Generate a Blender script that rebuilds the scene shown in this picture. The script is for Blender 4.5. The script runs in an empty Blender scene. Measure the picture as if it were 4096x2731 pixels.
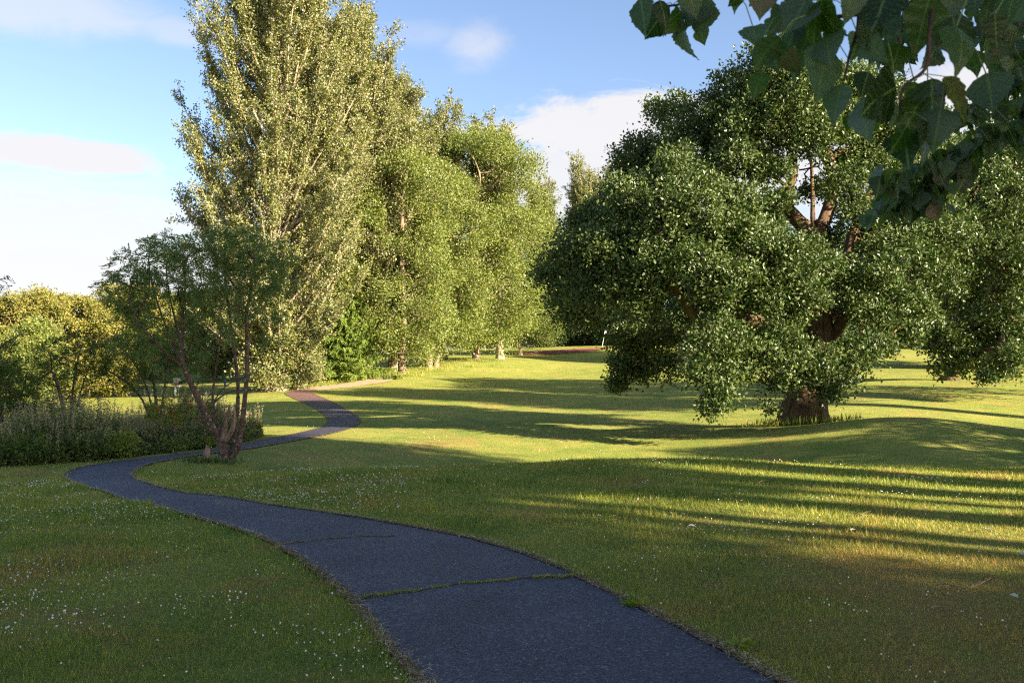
import bpy, math, random
import numpy as np
from mathutils import Vector
rng = np.random.default_rng(7)
random.seed(7)
scene = bpy.context.scene
COL = scene.collection
R = math.radians

# ------------------------------------------------------------ camera
F, CX, CY, HOR, CAMZ = 910.0, 512.0, 341.0, 371.0, 1.6
PITCH = math.atan((HOR - CY) / F)
cam_d = bpy.data.cameras.new('camera')
cam = bpy.data.objects.new('camera', cam_d); COL.objects.link(cam)
cam.location = (0, 0, CAMZ); cam.rotation_euler = (math.pi/2 + PITCH, 0, 0)
cam_d.lens = 36 * F / 1024; cam_d.sensor_width = 36
cam_d.clip_start = 0.05; cam_d.clip_end = 3000
cam_d.dof.use_dof = True; cam_d.dof.focus_distance = 18; cam_d.dof.aperture_fstop = 11
scene.camera = cam
# ------------------------------------------------------------ light
SUN_EL = R(22); SD = np.array([0.84, -0.54]); SD /= np.linalg.norm(SD)
sdir = Vector((SD[0]*math.cos(SUN_EL), SD[1]*math.cos(SUN_EL), math.sin(SUN_EL)))
ld = bpy.data.lights.new('sun', 'SUN'); ld.energy = 5.0; ld.angle = R(0.5); ld.color = (1.0, 0.86, 0.66)
lo = bpy.data.objects.new('sun', ld); COL.objects.link(lo)
lo.rotation_euler = sdir.to_track_quat('Z', 'Y').to_euler(); lo.location = (20, -10, 30)
scene.view_settings.view_transform = 'Standard'; scene.view_settings.look = 'None'
scene.view_settings.exposure = 2.2; scene.view_settings.gamma = 1
scene.render.engine = 'CYCLES'
scene.cycles.use_denoising = False; scene.cycles.filter_width = 1.2; scene.cycles.max_bounces = 6; scene.cycles.transparent_max_bounces = 4
scene.cycles.diffuse_bounces = 3; scene.cycles.glossy_bounces = 2; scene.cycles.transmission_bounces = 3

def pxdir(px, py):
    v = np.array([(px - CX) / F, 1.0, (CY - py) / F])
    c, s = math.cos(PITCH), math.sin(PITCH)
    return np.array([v[0], v[1]*c - v[2]*s, v[1]*s + v[2]*c])
def at(px, py, Y):                      # a pixel at a distance Y along the view
    d = pxdir(px, py); return np.array([0, 0, CAMZ]) + d * (Y / d[1])
def dsp(x, y): return x / 2.297, y / 2.297

# ------------------------------------------------------------ node helper
class NT:
    def __init__(s, nt): s.nt = nt
    def n(s, t, **kw):
        nd = s.nt.nodes.new(t)
        for k, v in kw.items():
            if hasattr(nd, k) and not k[0].isupper(): setattr(nd, k, v)
        return nd
    def link(s, a, b): s.nt.links.new(a, b)
    def setin(s, nd, key, v):
        if hasattr(v, 'is_output') or isinstance(v, bpy.types.NodeSocket): s.link(v, nd.inputs[key])
        else: nd.inputs[key].default_value = v
    def noise(s, vec, scale, detail=3, rough=.5, dist=0):
        nd = s.n('ShaderNodeTexNoise'); s.link(vec, nd.inputs['Vector'])
        nd.inputs['Scale'].default_value = scale; nd.inputs['Detail'].default_value = detail
        nd.inputs['Roughness'].default_value = rough; nd.inputs['Distortion'].default_value = dist
        return nd.outputs['Fac']
    def ramp(s, fac, stops, interp='LINEAR'):
        nd = s.n('ShaderNodeValToRGB'); s.link(fac, nd.inputs[0]); cr = nd.color_ramp; cr.interpolation = interp
        while len(cr.elements) < len(stops): cr.elements.new(0.5)
        for e, (p, c) in zip(cr.elements, stops):
            e.position = p; e.color = (*c, 1) if len(c) == 3 else c
        return nd.outputs[0]
    def mr(s, v, a, b, c=0., d=1., smooth=True):
        nd = s.n('ShaderNodeMapRange'); nd.interpolation_type = 'SMOOTHSTEP' if smooth else 'LINEAR'
        s.setin(nd, 0, v)
        for i, x in enumerate((a, b, c, d)): nd.inputs[i+1].default_value = x
        return nd.outputs[0]
    def math(s, op, a, b=0., clamp=False):
        nd = s.n('ShaderNodeMath', operation=op); nd.use_clamp = clamp
        s.setin(nd, 0, a); s.setin(nd, 1, b); return nd.outputs[0]
    def mix(s, f, a, b, blend='MIX'):
        nd = s.n('ShaderNodeMix'); nd.data_type = 'RGBA'; nd.blend_type = blend
        s.setin(nd, 0, f)
        for k, v in ((6, a), (7, b)):
            if isinstance(v, tuple) and len(v) == 3: v = (*v, 1)
            s.setin(nd, k, v)
        return nd.outputs[2]
def newmat(name):
    m = bpy.data.materials.new(name); m.use_nodes = True
    nt = m.node_tree; nt.nodes.clear(); return m, NT(nt)
def finish(t, shader):
    o = t.n('ShaderNodeOutputMaterial'); t.link(shader, o.inputs[0])
def principled(t, col, rough=.8, spec=.3, bump=None, bs=.5, bd=.02, metal=0):
    p = t.n('ShaderNodeBsdfPrincipled')
    t.setin(p, 'Base Color', (*col, 1) if isinstance(col, tuple) and len(col) == 3 else col)
    t.setin(p, 'Roughness', rough); p.inputs['Specular IOR Level'].default_value = spec; p.inputs['Metallic'].default_value = metal
    if bump is not None:
        b = t.n('ShaderNodeBump'); b.inputs['Strength'].default_value = bs; b.inputs['Distance'].default_value = bd
        t.link(bump, b.inputs['Height']); t.link(b.outputs[0], p.inputs['Normal'])
    return p.outputs[0]
def objco(t): return t.n('ShaderNodeTexCoord').outputs['Object']

# ------------------------------------------------------------ sky
world = bpy.data.worlds.new('World'); scene.world = world; world.use_nodes = True
wt = NT(world.node_tree); world.node_tree.nodes.clear()
sky = wt.n('ShaderNodeTexSky'); sky.sky_type = 'NISHITA'; sky.sun_disc = False
sky.sun_elevation = SUN_EL; sky.sun_rotation = math.atan2(SD[0], SD[1]); sky.air_density = 1.0; sky.dust_density = 0.6; sky.ozone_density = 2.2
gdir = wt.n('ShaderNodeTexCoord').outputs['Generated']
sep = wt.n('ShaderNodeSeparateXYZ'); wt.link(gdir, sep.inputs[0])
zz = wt.math('ADD', wt.math('MAXIMUM', sep.outputs[2], 0.0), 0.12)
comb = wt.n('ShaderNodeCombineXYZ')
wt.link(wt.math('DIVIDE', sep.outputs[0], zz), comb.inputs[0]); wt.link(wt.math('DIVIDE', sep.outputs[1], zz), comb.inputs[1])
cn1 = wt.noise(comb.outputs[0], 1.5, 8, .58, .6)
cn2 = wt.noise(comb.outputs[0], 6.0, 9, .68, .8)
mask = None
def blob(x, y, sx, sy, amp, lo, hi):
    global mask
    px, py = dsp(x, y); d = Vector(pxdir(px, py)).normalized()
    su, sv = sx / 2.297 / F, sy / 2.297 / F
    v = wt.n('ShaderNodeVectorMath', operation='SUBTRACT'); wt.link(gdir, v.inputs[0]); v.inputs[1].default_value = d
    w = wt.n('ShaderNodeVectorMath', operation='MULTIPLY'); wt.link(v.outputs[0], w.inputs[0]); w.inputs[1].default_value = (1/su, 1/max(su*2, .4), 1/sv)
    l = wt.n('ShaderNodeVectorMath', operation='LENGTH'); wt.link(w.outputs[0], l.inputs[0])
    f = wt.mr(l.outputs['Value'], 0.0, 1.25, 1.0, 0.0)
    # noise erodes the edge
    nn = wt.math('ADD', wt.math('MULTIPLY', cn1, .6), wt.math('MULTIPLY', cn2, .4))
    g = wt.math('ADD', f, wt.math('MULTIPLY', wt.math('SUBTRACT', nn, .5), 2.6))
    g = wt.math('MULTIPLY', wt.mr(g, lo, hi), amp)
    g = wt.math('MULTIPLY', g, wt.mr(l.outputs['Value'], .9, 1.5, 1, 0))
    mask = g if mask is None else wt.math('MAXIMUM', mask, g)
blob(130, 355, 330, 52, .95, .30, .75)
blob(60, 520, 900, 150, .85, .1, .9)
blob(150, 640, 1200, 120, .9, .0, .8)
blob(80, 10, 330, 75, .55, .1, 1.0)
blob(400, 70, 130, 45, .4, .2, 1.0)
blob(960, 75, 180, 45, .4, .2, 1.4)
blob(1090, 100, 110, 75, .6, .25, 1.3)
blob(1500, 300, 480, 125, .95, .22, .6)
blob(1500, 420, 900, 170, .9, .1, .8)
blob(2300, 280, 420, 160, .9, .1, .8)
cloudc = wt.mix(mask, (0, 0, 0), (7.4, 7.3, 7.2))
skyb = wt.mix(1.0, sky.outputs[0], (1.18, 1.10, 1.12), 'MULTIPLY')
skym = wt.mix(mask, skyb, (4.1, 4.0, 4.05))
bg = wt.n('ShaderNodeBackground'); wt.link(skym, bg.inputs[0]); bg.inputs[1].default_value = 0.05
wo = wt.n('ShaderNodeOutputWorld'); wt.link(bg.outputs[0], wo.inputs[0])

# ------------------------------------------------------------ mesh builder
class MB:
    def __init__(s): s.v = []; s.q = []; s.t = []; s.n = 0; s.uv = None
    def add(s, V, quads=None, tris=None):
        V = np.asarray(V, float).reshape(-1, 3); o = s.n
        s.v.append(V); s.n += len(V)
        if quads is not None and len(quads): s.q.append(np.asarray(quads, np.int64) + o)
        if tris is not None and len(tris): s.t.append(np.asarray(tris, np.int64) + o)
    def tube(s, pts, rad, sides=6, cap=True):
        pts = np.asarray(pts, float); n = len(pts)
        if n < 2: return
        rad = np.broadcast_to(np.asarray(rad, float), (n,))
        tg = np.gradient(pts, axis=0); tg /= np.linalg.norm(tg, axis=1)[:, None] + 1e-9
        ref = np.array([0, 0, 1.]) if abs(tg[:, 2]).mean() < .8 else np.array([1., 0, 0])
        a = np.cross(tg, ref); a /= np.linalg.norm(a, axis=1)[:, None] + 1e-9
        b = np.cross(tg, a)
        th = np.arange(sides) * 2*math.pi/sides
        ring = pts[:, None] + rad[:, None, None] * (a[:, None]*np.cos(th)[None, :, None] + b[:, None]*np.sin(th)[None, :, None])
        i = np.arange(n-1)[:, None]*sides; j = np.arange(sides)[None]; k = (j+1) % sides
        q = np.stack([i+j, i+k, i+sides+k, i+sides+j], -1).reshape(-1, 4)
        s.add(ring.reshape(-1, 3), q)
        if cap:
            c = s.n; s.add(pts[-1:] + tg[-1:]*rad[-1]*.3)
            base = c - sides
            s.t.append(np.stack([base+np.arange(sides), base+(np.arange(sides)+1) % sides, np.full(sides, c)], -1))
    def box(s, c, sz, rz=0):
        x, y, z = np.array(sz)/2
        V = np.array([[i*x, j*y, k*z] for i in (-1, 1) for j in (-1, 1) for k in (-1, 1)])
        cs, sn = math.cos(rz), math.sin(rz)
        V = np.c_[V[:, 0]*cs - V[:, 1]*sn, V[:, 0]*sn + V[:, 1]*cs, V[:, 2]] + np.array(c)
        s.add(V, [[0,1,3,2],[4,6,7,5],[0,4,5,1],[2,3,7,6],[0,2,6,4],[1,5,7,3]])
    def mesh(s, name, mat, smooth=False):
        me = bpy.data.meshes.new(name)
        V = np.concatenate(s.v) if s.v else np.zeros((0, 3))
        nq = sum(map(len, s.q)); ntr = sum(map(len, s.t))
        loops = np.concatenate([a.reshape(-1) for a in s.q] + [a.reshape(-1) for a in s.t]) if nq+ntr else np.zeros(0, int)
        me.vertices.add(len(V)); me.vertices.foreach_set('co', V.astype(np.float32).ravel())
        me.loops.add(len(loops)); me.loops.foreach_set('vertex_index', loops.astype(np.int32))
        me.polygons.add(nq+ntr)
        st = np.concatenate([np.arange(nq)*4, nq*4 + np.arange(ntr)*3]).astype(np.int32)
        me.polygons.foreach_set('loop_start', st)
        me.polygons.foreach_set('use_smooth', np.full(nq+ntr, smooth))
        me.update(calc_edges=True)
        if s.uv is not None:
            u = me.uv_layers.new(name='UVMap'); u.data.foreach_set('uv', np.asarray(s.uv)[loops].astype(np.float32).ravel())
        me.materials.append(mat); return me
    def build(s, name, mat, parent=None, smooth=False):
        o = bpy.data.objects.new(name, s.mesh(name, mat, smooth)); COL.objects.link(o)
        if parent: o.parent = parent
        return o
def tag(o, label=None, cat=None, group=None, kind=None):
    if label: o['label'] = label
    if cat: o['category'] = cat
    if group: o['group'] = group
    if kind: o['kind'] = kind
    return o
def empty(name, loc, label, cat, group=None, rz=0):
    o = bpy.data.objects.new(name, None); COL.objects.link(o); o.location = loc; o.rotation_euler[2] = rz
    o.empty_display_size = .3
    return tag(o, label, cat, group)
def dup(root, loc, label, rz=0, sc=(1, 1, 1), group=None):
    r = root.copy(); COL.objects.link(r); r.location = loc; r.rotation_euler = (0, 0, rz); r.scale = sc; r['label'] = label
    if group: r['group'] = group
    for ch in list(root.children):
        c = ch.copy(); COL.objects.link(c); c.parent = r
    return r
def nrm(v): return v / (np.linalg.norm(v, axis=-1, keepdims=True) + 1e-9)

# ------------------------------------------------------------ terrain
ctl = []
def cpx(px, py, Y): p = at(px, py, Y); ctl.append(p)
def cw(x, y, z): ctl.append(np.array([x, y, z], float))
for x in (-9, -4, 0, 4, 9, 16): cw(x, -6, .0)
for x in (-6, -3, 0, 3, 6, 10): cw(x, 3, 0)
for x in (-4, -1, 2, 5, 9): cw(x, 8, 0.0)
cw(-8, 8, -.02); cw(-10, 12, -.22); cw(-5, 12, -.12)
for x, y, z in ((-3, 13, -.05), (0, 13, .03), (3, 13.5, .05), (7, 13, .03), (12, 13, 0)): cw(x, y, z)
cpx(560, 461.5, 16); cpx(650, 459, 16.3); cpx(760, 462, 16); cpx(880, 467, 15.5); cpx(1020, 470, 15.3); cpx(400, 468, 15.5)
cpx(300, 470, 16.5)
for px, y, z in ((330, 20, -.95), (400, 20, -1.15), (520, 20.5, -1.25), (650, 20.5, -1.25), (780, 20, -1.15), (900, 19.5, -1.0), (1050, 19, -.95)):
    cw((px-512)/F*y, y, z)
cpx(420, 463, 25); cpx(560, 458, 26.5); cpx(700, 455, 26.5); cpx(820, 452, 25); 
cpx(350, 447, 27.5); cpx(450, 449, 28); cpx(430, 436, 31); cpx(560, 440, 30); cpx(680, 437, 31)
cpx(420, 425, 36); cpx(560, 424, 35); cpx(680, 423, 36); cpx(740, 428, 31)
cpx(805, 425, 32); cpx(780, 432, 29)
cpx(400, 408, 45); cpx(560, 409, 45); cpx(700, 406, 45)
cpx(340, 395, 55); cpx(450, 395, 54); cpx(560, 397, 52); cpx(700, 395, 52)
cpx(450, 384, 64); cpx(560, 385, 63); cpx(700, 380, 64)
cpx(400, 376, 70); cpx(560, 371, 79); cpx(700, 368, 78)
cpx(475, 358, 88); cpx(560, 360, 97); cpx(560, 353.5, 107); cpx(600, 349, 112)
cpx(490, 351, 110); cpx(520, 348.5, 114); cpx(550, 349.3, 116); cpx(585, 346.5, 120); cpx(625, 345, 122); cpx(700, 345, 120)
# right: mound in front of the lawn beside the oak
cpx(900, 462, 22.5); cpx(1020, 464, 22); cpx(900, 448, 24); cpx(880, 430, 26); cpx(1010, 450, 23.5)
cpx(870, 417.5, 29); cpx(930, 418, 27.5); cpx(975, 426, 26.7); cpx(1024, 437, 25.5)
cw(15, 34.5, -.25); cw(19, 34, -.6); cw(17, 36, -.35)
cpx(900, 400, 43); cpx(1000, 405, 42); cpx(1000, 385, 55); cpx(900, 382, 58); cpx(1000, 368, 76); cpx(850, 365, 85)
# left lowland
cpx(0, 466, 20.5); cpx(66, 476, 18.5); cpx(130, 462, 21); cpx(240, 452, 24.5); cpx(225, 461, 21.5); cpx(150, 500, 13)
cpx(300, 438, 30); cpx(345, 421, 38.5); cpx(300, 415, 43); cpx(290, 393, 57); cpx(250, 397, 55); cpx(180, 397, 62); cpx(90, 399, 60)
cpx(340, 387, 63); cpx(250, 388, 64); cpx(280, 386, 65)
cpx(150, 380, 85); cpx(250, 371, 98); cpx(60, 372, 95); cpx(0, 374, 95)
cw(-14, 28, -.9); cw(-22, 30, -.9); cw(-20, 45, -.7); cw(-35, 40, -.8)
for x, y, z in ((-150, 150, 3), (-60, 150, 3.5), (0, 160, 5), (70, 150, 5), (150, 150, 4), (90, 60, 1.5), (50, 25, .3), (-70, 60, 0), (-60, 10, -.5), (40, -30, 0), (-40, -30, 0), (0, 230, 5), (120, 20, 1), (-120, 20, -.5)): cw(x, y, z)
ctl = np.array(ctl)
def tps_k(r2): return 0.5*r2*np.log(r2 + 1e-9)
def fit(P, lam=.6):
    n = len(P); D2 = ((P[:, None, :2]-P[None, :, :2])**2).sum(-1)
    K = tps_k(D2) + lam*np.eye(n); A = np.zeros((n+3, n+3)); A[:n, :n] = K
    A[:n, n] = 1; A[:n, n+1:] = P[:, :2]; A[n:, :n] = A[:n, n:].T
    b = np.zeros(n+3); b[:n] = P[:, 2]; return np.linalg.solve(A, b)
TW = fit(ctl)
def tps(x, y):
    x = np.asarray(x, float); y = np.asarray(y, float); sh = x.shape; x = x.ravel(); y = y.ravel()
    out = np.empty(len(x))
    for i in range(0, len(x), 20000):
        a, b = x[i:i+20000], y[i:i+20000]
        D2 = (a[:, None]-ctl[None, :, 0])**2 + (b[:, None]-ctl[None, :, 1])**2
        out[i:i+20000] = tps_k(D2) @ TW[:-3] + TW[-3] + TW[-2]*a + TW[-1]*b
    return out.reshape(sh)
gx = 14*np.sinh(np.linspace(-4.0, 4.0, 461)); gy = 14 + 16*np.sinh(np.linspace(-2.2, 4.1, 451))
XX, YY = np.meshgrid(gx, gy, indexing='ij')
ZZ = tps(XX, YY)
rr = np.hypot(XX, YY); w = np.clip((rr-135)/70, 0, 1); w = w*w*(3-2*w); ZZ = ZZ*(1-w) + 4.5*w
wb = np.clip((-YY-8)/14, 0, 1); ZZ = ZZ*(1-wb)*1.0
NX, NY = len(gx), len(gy)
def gz(x, y):
    x = np.asarray(x, float); y = np.asarray(y, float)
    i = np.clip(np.searchsorted(gx, x)-1, 0, NX-2); j = np.clip(np.searchsorted(gy, y)-1, 0, NY-2)
    u = (x-gx[i])/(gx[i+1]-gx[i]); v = (y-gy[j])/(gy[j+1]-gy[j])
    return ZZ[i, j]*(1-u)*(1-v) + ZZ[i+1, j]*u*(1-v) + ZZ[i, j+1]*(1-u)*v + ZZ[i+1, j+1]*u*v
def hit(px, py):
    d = pxdir(px, py); Y = 3*np.exp(np.linspace(0, 4.2, 6000)); P = np.array([0, 0, CAMZ]) + d[None]*(Y/d[1])[:, None]
    below = P[:, 2] < gz(P[:, 0], P[:, 1]); k = int(np.argmax(below))
    p = P[k]; return np.array([p[0], p[1], float(gz(p[0], p[1]))])
def ground(px, Y):                       # point on the ground in a pixel column at distance Y
    x = (px-CX)/F*Y; return np.array([x, Y, float(gz(x, Y))])

def grass_color(t, co):
    big = t.noise(co, .16, 4, .6); mid = t.noise(co, .9, 5, .65, .3); fine = t.noise(co, 38, 3, .7); med = t.noise(co, 6, 4, .6)
    c = t.ramp(big, [(.32, (.135, .195, .028)), (.5, (.215, .25, .042)), (.68, (.32, .31, .07))])
    c2 = t.ramp(mid, [(.35, (.125, .18, .028)), (.6, (.32, .295, .062))])
    c = t.mix(.5, c, c2)
    br = t.math('MULTIPLY', t.mr(t.noise(co, .45, 5, .65, .5), .50, .66), t.mr(med, .3, .6))
    c = t.mix(t.math('MULTIPLY', br, .75), c, (.34, .20, .07))
    sx_ = t.n('ShaderNodeSeparateXYZ'); t.link(co, sx_.inputs[0])
    dry = t.math('MULTIPLY', t.math('MULTIPLY', t.mr(sx_.outputs[0], .2, 2.6), t.mr(sx_.outputs[1], 12, 6)), t.mr(t.noise(co, .8, 5, .7), .34, .62, .12, .8))
    c = t.mix(dry, c, (.33, .22, .07))
    v = t.mr(fine, .2, .8, .62, 1.38, False)
    return t.mix(1.0, c, t.mix(0.0, v, v), 'MULTIPLY'), fine, med
m_ground, t = newmat('grass_ground'); co = objco(t)
c, fine, med = grass_color(t, co)
hb = t.math('ADD', t.noise(co, 22, 6, .75), t.math('MULTIPLY', med, .6))
finish(t, principled(t, c, .9, .15, hb, .9, .06))
m_blade, t = newmat('grass_blades'); co = objco(t)
c, fine, med = grass_color(t, co)
geo = t.n('ShaderNodeNewGeometry'); ri = geo.outputs['Random Per Island']
c = t.mix(1.0, c, t.ramp(ri, [(0, (.55, .75, .6)), (.5, (1.1, 1.15, 1)), (.86, (1.5, 1.35, 1.2)), (.93, (2.1, 1.5, 1.3)), (1, (2.4, 1.7, 1.5))]), 'MULTIPLY')
d = t.n('ShaderNodeBsdfPrincipled'); t.link(c, d.inputs['Base Color']); d.inputs['Roughness'].default_value = .55; d.inputs['Specular IOR Level'].default_value = .35
tr = t.n('ShaderNodeBsdfTranslucent'); t.link(t.mix(1, c, (1.2, 1.3, .8), 'MULTIPLY'), tr.inputs[0])
mx = t.n('ShaderNodeMixShader'); mx.inputs[0].default_value = .35; t.link(d.outputs[0], mx.inputs[1]); t.link(tr.outputs[0], mx.inputs[2]); finish(t, mx.outputs[0])

g = MB(); I = np.arange(NX-1)[:, None]*NY + np.arange(NY-1)[None]
g.add(np.stack([XX, YY, ZZ], -1).reshape(-1, 3), np.stack([I, I+NY, I+NY+1, I+1], -1).reshape(-1, 4))
tag(g.build('ground', m_ground, smooth=True), kind='structure')

# ------------------------------------------------------------ path
PE = [(1180,1900,2200,1900),(1010,1640,1900,1640),(968,1568,1790,1568),(880,1470,1600,1462),(815,1385,1400,1362),(740,1320,1250,1290),(640,1255,1090,1240),
 (540,1215,930,1208),(440,1187,760,1180),(340,1160,600,1157),(260,1137,460,1136),(190,1117,360,1118),(156,1102,318,1103),(152,1090,305,1088),
 (175,1076,330,1070),(260,1061,400,1054),(370,1047,490,1041),(480,1034,580,1029),(570,1017,670,1013),(650,1001,740,1000),(710,988,790,988),
 (745,977,818,977),(755,967,827,967),(750,957,820,956),(735,944,800,943),(710,930,772,927),(680,916,745,914),(660,907,722,905),(655,902,712,901),(665,898,718,898.5),(690,893,740,895)]
Lp = np.array([hit(*dsp(a, b)) for a, b, c_, d_ in PE]); Rp = np.array([hit(*dsp(c_, d_)) for a, b, c_, d_ in PE])
def dens(P, k):
    out = []
    for i in range(len(P)-1):
        p0, p1, p2, p3 = P[max(i-1, 0)], P[i], P[i+1], P[min(i+2, len(P)-1)]
        for u in np.arange(k)/k:
            out.append(.5*((2*p1)+(-p0+p2)*u+(2*p0-5*p1+4*p2-p3)*u*u+(-p0+3*p1-3*p2+p3)*u**3))
    out.append(P[-1]); return np.array(out)
def smooth(P, n=1):
    for _ in range(n):
        Q = P.copy(); Q[1:-1] = .25*P[:-2]+.5*P[1:-1]+.25*P[2:]; P = Q
    return P
Ld, Rd = smooth(dens(Lp, 10), 5), smooth(dens(Rp, 10), 5)
def strip(L_, R_, nc, lift, wob=0.0, crown=0.0):
    m = MB(); n = len(L_); u = np.linspace(0, 1, nc+1)
    L2, R2 = L_.copy(), R_.copy()
    if wob:
        ax = nrm(R2-L2)
        L2 = L2 + ax*rng.normal(0, wob, (n, 1)); R2 = R2 + ax*rng.normal(0, wob, (n, 1))
    P = L2[:, None]*(1-u)[None, :, None] + R2[:, None]*u[None, :, None]
    P[..., 2] = gz(P[..., 0], P[..., 1]) + lift + crown*np.sin(u*math.pi)[None]
    i = np.arange(n-1)[:, None]*(nc+1) + np.arange(nc)[None]
    m.add(P.reshape(-1, 3), np.stack([i, i+1, i+nc+2, i+nc+1], -1).reshape(-1, 4)); return m
m_path, t = newmat('asphalt'); co = objco(t)
vor = t.n('ShaderNodeTexVoronoi'); t.link(co, vor.inputs['Vector']); vor.inputs['Scale'].default_value = 75
st = t.n('ShaderNodeSeparateColor'); t.link(vor.outputs['Color'], st.inputs[0])
c = t.ramp(st.outputs[0], [(0, (.022, .022, .026)), (.6, (.05, .05, .056)), (.9, (.085, .085, .092)), (1, (.17, .17, .175))])
c = t.mix(1.0, c, t.ramp(t.noise(co, 1.4, 5, .65), [(.3, (.62, .62, .66)), (.7, (1.35, 1.32, 1.28))]), 'MULTIPLY')
c = t.mix(t.mr(t.noise(co, .35, 4, .6), .35, .7), c, t.mix(1.0, c, (.72, .72, .8), 'MULTIPLY'))
c = t.mix(t.mr(t.noise(co, 55, 3, .7), .72, .78), c, (.25, .2, .15))
sx = t.n('ShaderNodeSeparateXYZ'); t.link(co, sx.inputs[0])
red = t.mr(sx.outputs[1], 46, 57)
c = t.mix(1.0, c, (.98, .93, 1.12), 'MULTIPLY'); c = t.mix(t.math('MULTIPLY', red, .6), c, (.26, .12, .08))
wn = t.n('ShaderNodeTexNoise'); t.link(co, wn.inputs['Vector']); wn.inputs['Scale'].default_value = 2.2; wn.inputs['Detail'].default_value = 5
wv_ = t.n('ShaderNodeVectorMath', operation='ADD'); t.link(co, wv_.inputs[0]); t.link(wn.outputs['Color'], wv_.inputs[1])
vc = t.n('ShaderNodeTexVoronoi'); vc.feature = 'DISTANCE_TO_EDGE'; t.link(wv_.outputs[0], vc.inputs['Vector']); vc.inputs['Scale'].default_value = .55
ck_ = t.math('MULTIPLY', t.mr(vc.outputs['Distance'], .0, .007, 1, 0), t.mr(t.noise(co, .7, 2), .5, .58))
c = t.mix(t.math('MULTIPLY', ck_, .8), c, (.012, .012, .012))
h = t.math('ADD', t.math('MULTIPLY', vor.outputs['Distance'], -1.0), t.math('MULTIPLY', t.noise(co, 160, 2), .5))
finish(t, principled(t, c, .62, .5, h, .8, .012))
tag(strip(Ld, Rd, 10, .014, .012, .012).build('path', m_path, smooth=True), kind='structure')
m_dirt, t = newmat('dirt'); co = objco(t)
c = t.ramp(t.noise(co, 3, 6, .7), [(.3, (.30, .19, .11)), (.55, (.42, .30, .19)), (.75, (.20, .2, .07))])
finish(t, principled(t, c, .95, .1, t.noise(co, 30, 5, .7), .7, .03))
DE = [(682,893.5,738,896),(712,889,770,892),(760,884,815,887),(805,878,860,881),(842,871,890,876),(862,868,905,872),(880,866,905,868)]
DL = smooth(dens(np.array([hit(*dsp(a, b)) for a, b, c_, d_ in DE]), 8), 3); DR = smooth(dens(np.array([hit(*dsp(c_, d_)) for a, b, c_, d_ in DE]), 8), 3)
tag(strip(DL, DR, 6, .02, .12).build('dirt_path', m_dirt, smooth=True), kind='structure')
# soil lip along the asphalt
m_lip, t = newmat('path_edge_soil'); co = objco(t)
c = t.ramp(t.noise(co, 30, 6, .75), [(.3, (.06, .04, .025)), (.55, (.20, .12, .06)), (.75, (.33, .24, .14))])
finish(t, principled(t, c, .95, .1, t.noise(co, 60, 4, .7), 1, .03))
ax = nrm(Rd-Ld)
wv = .034 + .008*np.sin(np.arange(len(Ld))*.9)[:, None] + .012*smooth(rng.random((len(Ld), 1)), 2)
lip = strip(Ld-ax*wv, Ld+ax*wv*.8, 3, .021, .004)
l2 = strip(Rd-ax*wv*.8, Rd+ax*wv, 3, .021, .004)
for V, Q in zip(l2.v, l2.q): lip.add(V, Q)
tag(lip.build('soil_edge', m_lip, smooth=True), kind='structure')
# bunker of red sand below the far green
m_sand, t = newmat('bunker_sand'); co = objco(t)
c = t.ramp(t.noise(co, 1.2, 6, .7), [(.35, (.14, .045, .03)), (.55, (.30, .12, .075)), (.7, (.33, .22, .17))])
finish(t, principled(t, c, .95, .1, t.noise(co, 8, 5, .7), 1, .2))
top = [(1195,811),(1220,807),(1260,804),(1310,801),(1360,799),(1400,796)]; bot = [(1195,812),(1215,815),(1260,814),(1310,810),(1360,806),(1400,799)]
TL = dens(np.array([hit(*dsp(*p)) for p in top]), 6); TR = dens(np.array([hit(*dsp(*p)) for p in bot]), 6)
tag(strip(TL, TR, 8, .05, .15).build('sand_bunker', m_sand, smooth=True), kind='structure')

# signed distance outside the path
def in_poly(x, y, P):
    ins = np.zeros(len(x), bool); j = len(P)-1
    for i in range(len(P)):
        if P[i][1] != P[j][1]:
            lo_, hi_ = min(P[i][1], P[j][1]), max(P[i][1], P[j][1]); k = np.where((y >= lo_) & (y < hi_))[0]
            k = k[x[k] < (P[j][0]-P[i][0])*(y[k]-P[i][1])/(P[j][1]-P[i][1])+P[i][0]]; ins[k] ^= True
        j = i
    return ins
PL, PR = Ld[::4, :2], Rd[::4, :2]; PPOLY = np.concatenate([PL, PR[::-1]])
DPOLY = np.concatenate([DL[:, :2], DR[::-1, :2]])
def seg_dist(x, y):                      # distance past the path edge (negative inside)
    out = np.empty(len(x))
    S0 = np.concatenate([PL[:-1], PR[:-1]]); S1 = np.concatenate([PL[1:], PR[1:]]); d = S1-S0; L2 = (d*d).sum(1)+1e-9
    for i in range(0, len(x), 8000):
        P = np.stack([x[i:i+8000], y[i:i+8000]], -1)
        tt = np.clip(((P[:, None]-S0[None])*d[None]).sum(-1)/L2[None], 0, 1)
        q = S0[None]+tt[..., None]*d[None]; out[i:i+8000] = np.sqrt(((P[:, None]-q)**2).sum(-1)).min(1)
    out[in_poly(x, y, PPOLY)] *= -1; out[in_poly(x, y, DPOLY)] = -1
    return out

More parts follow.
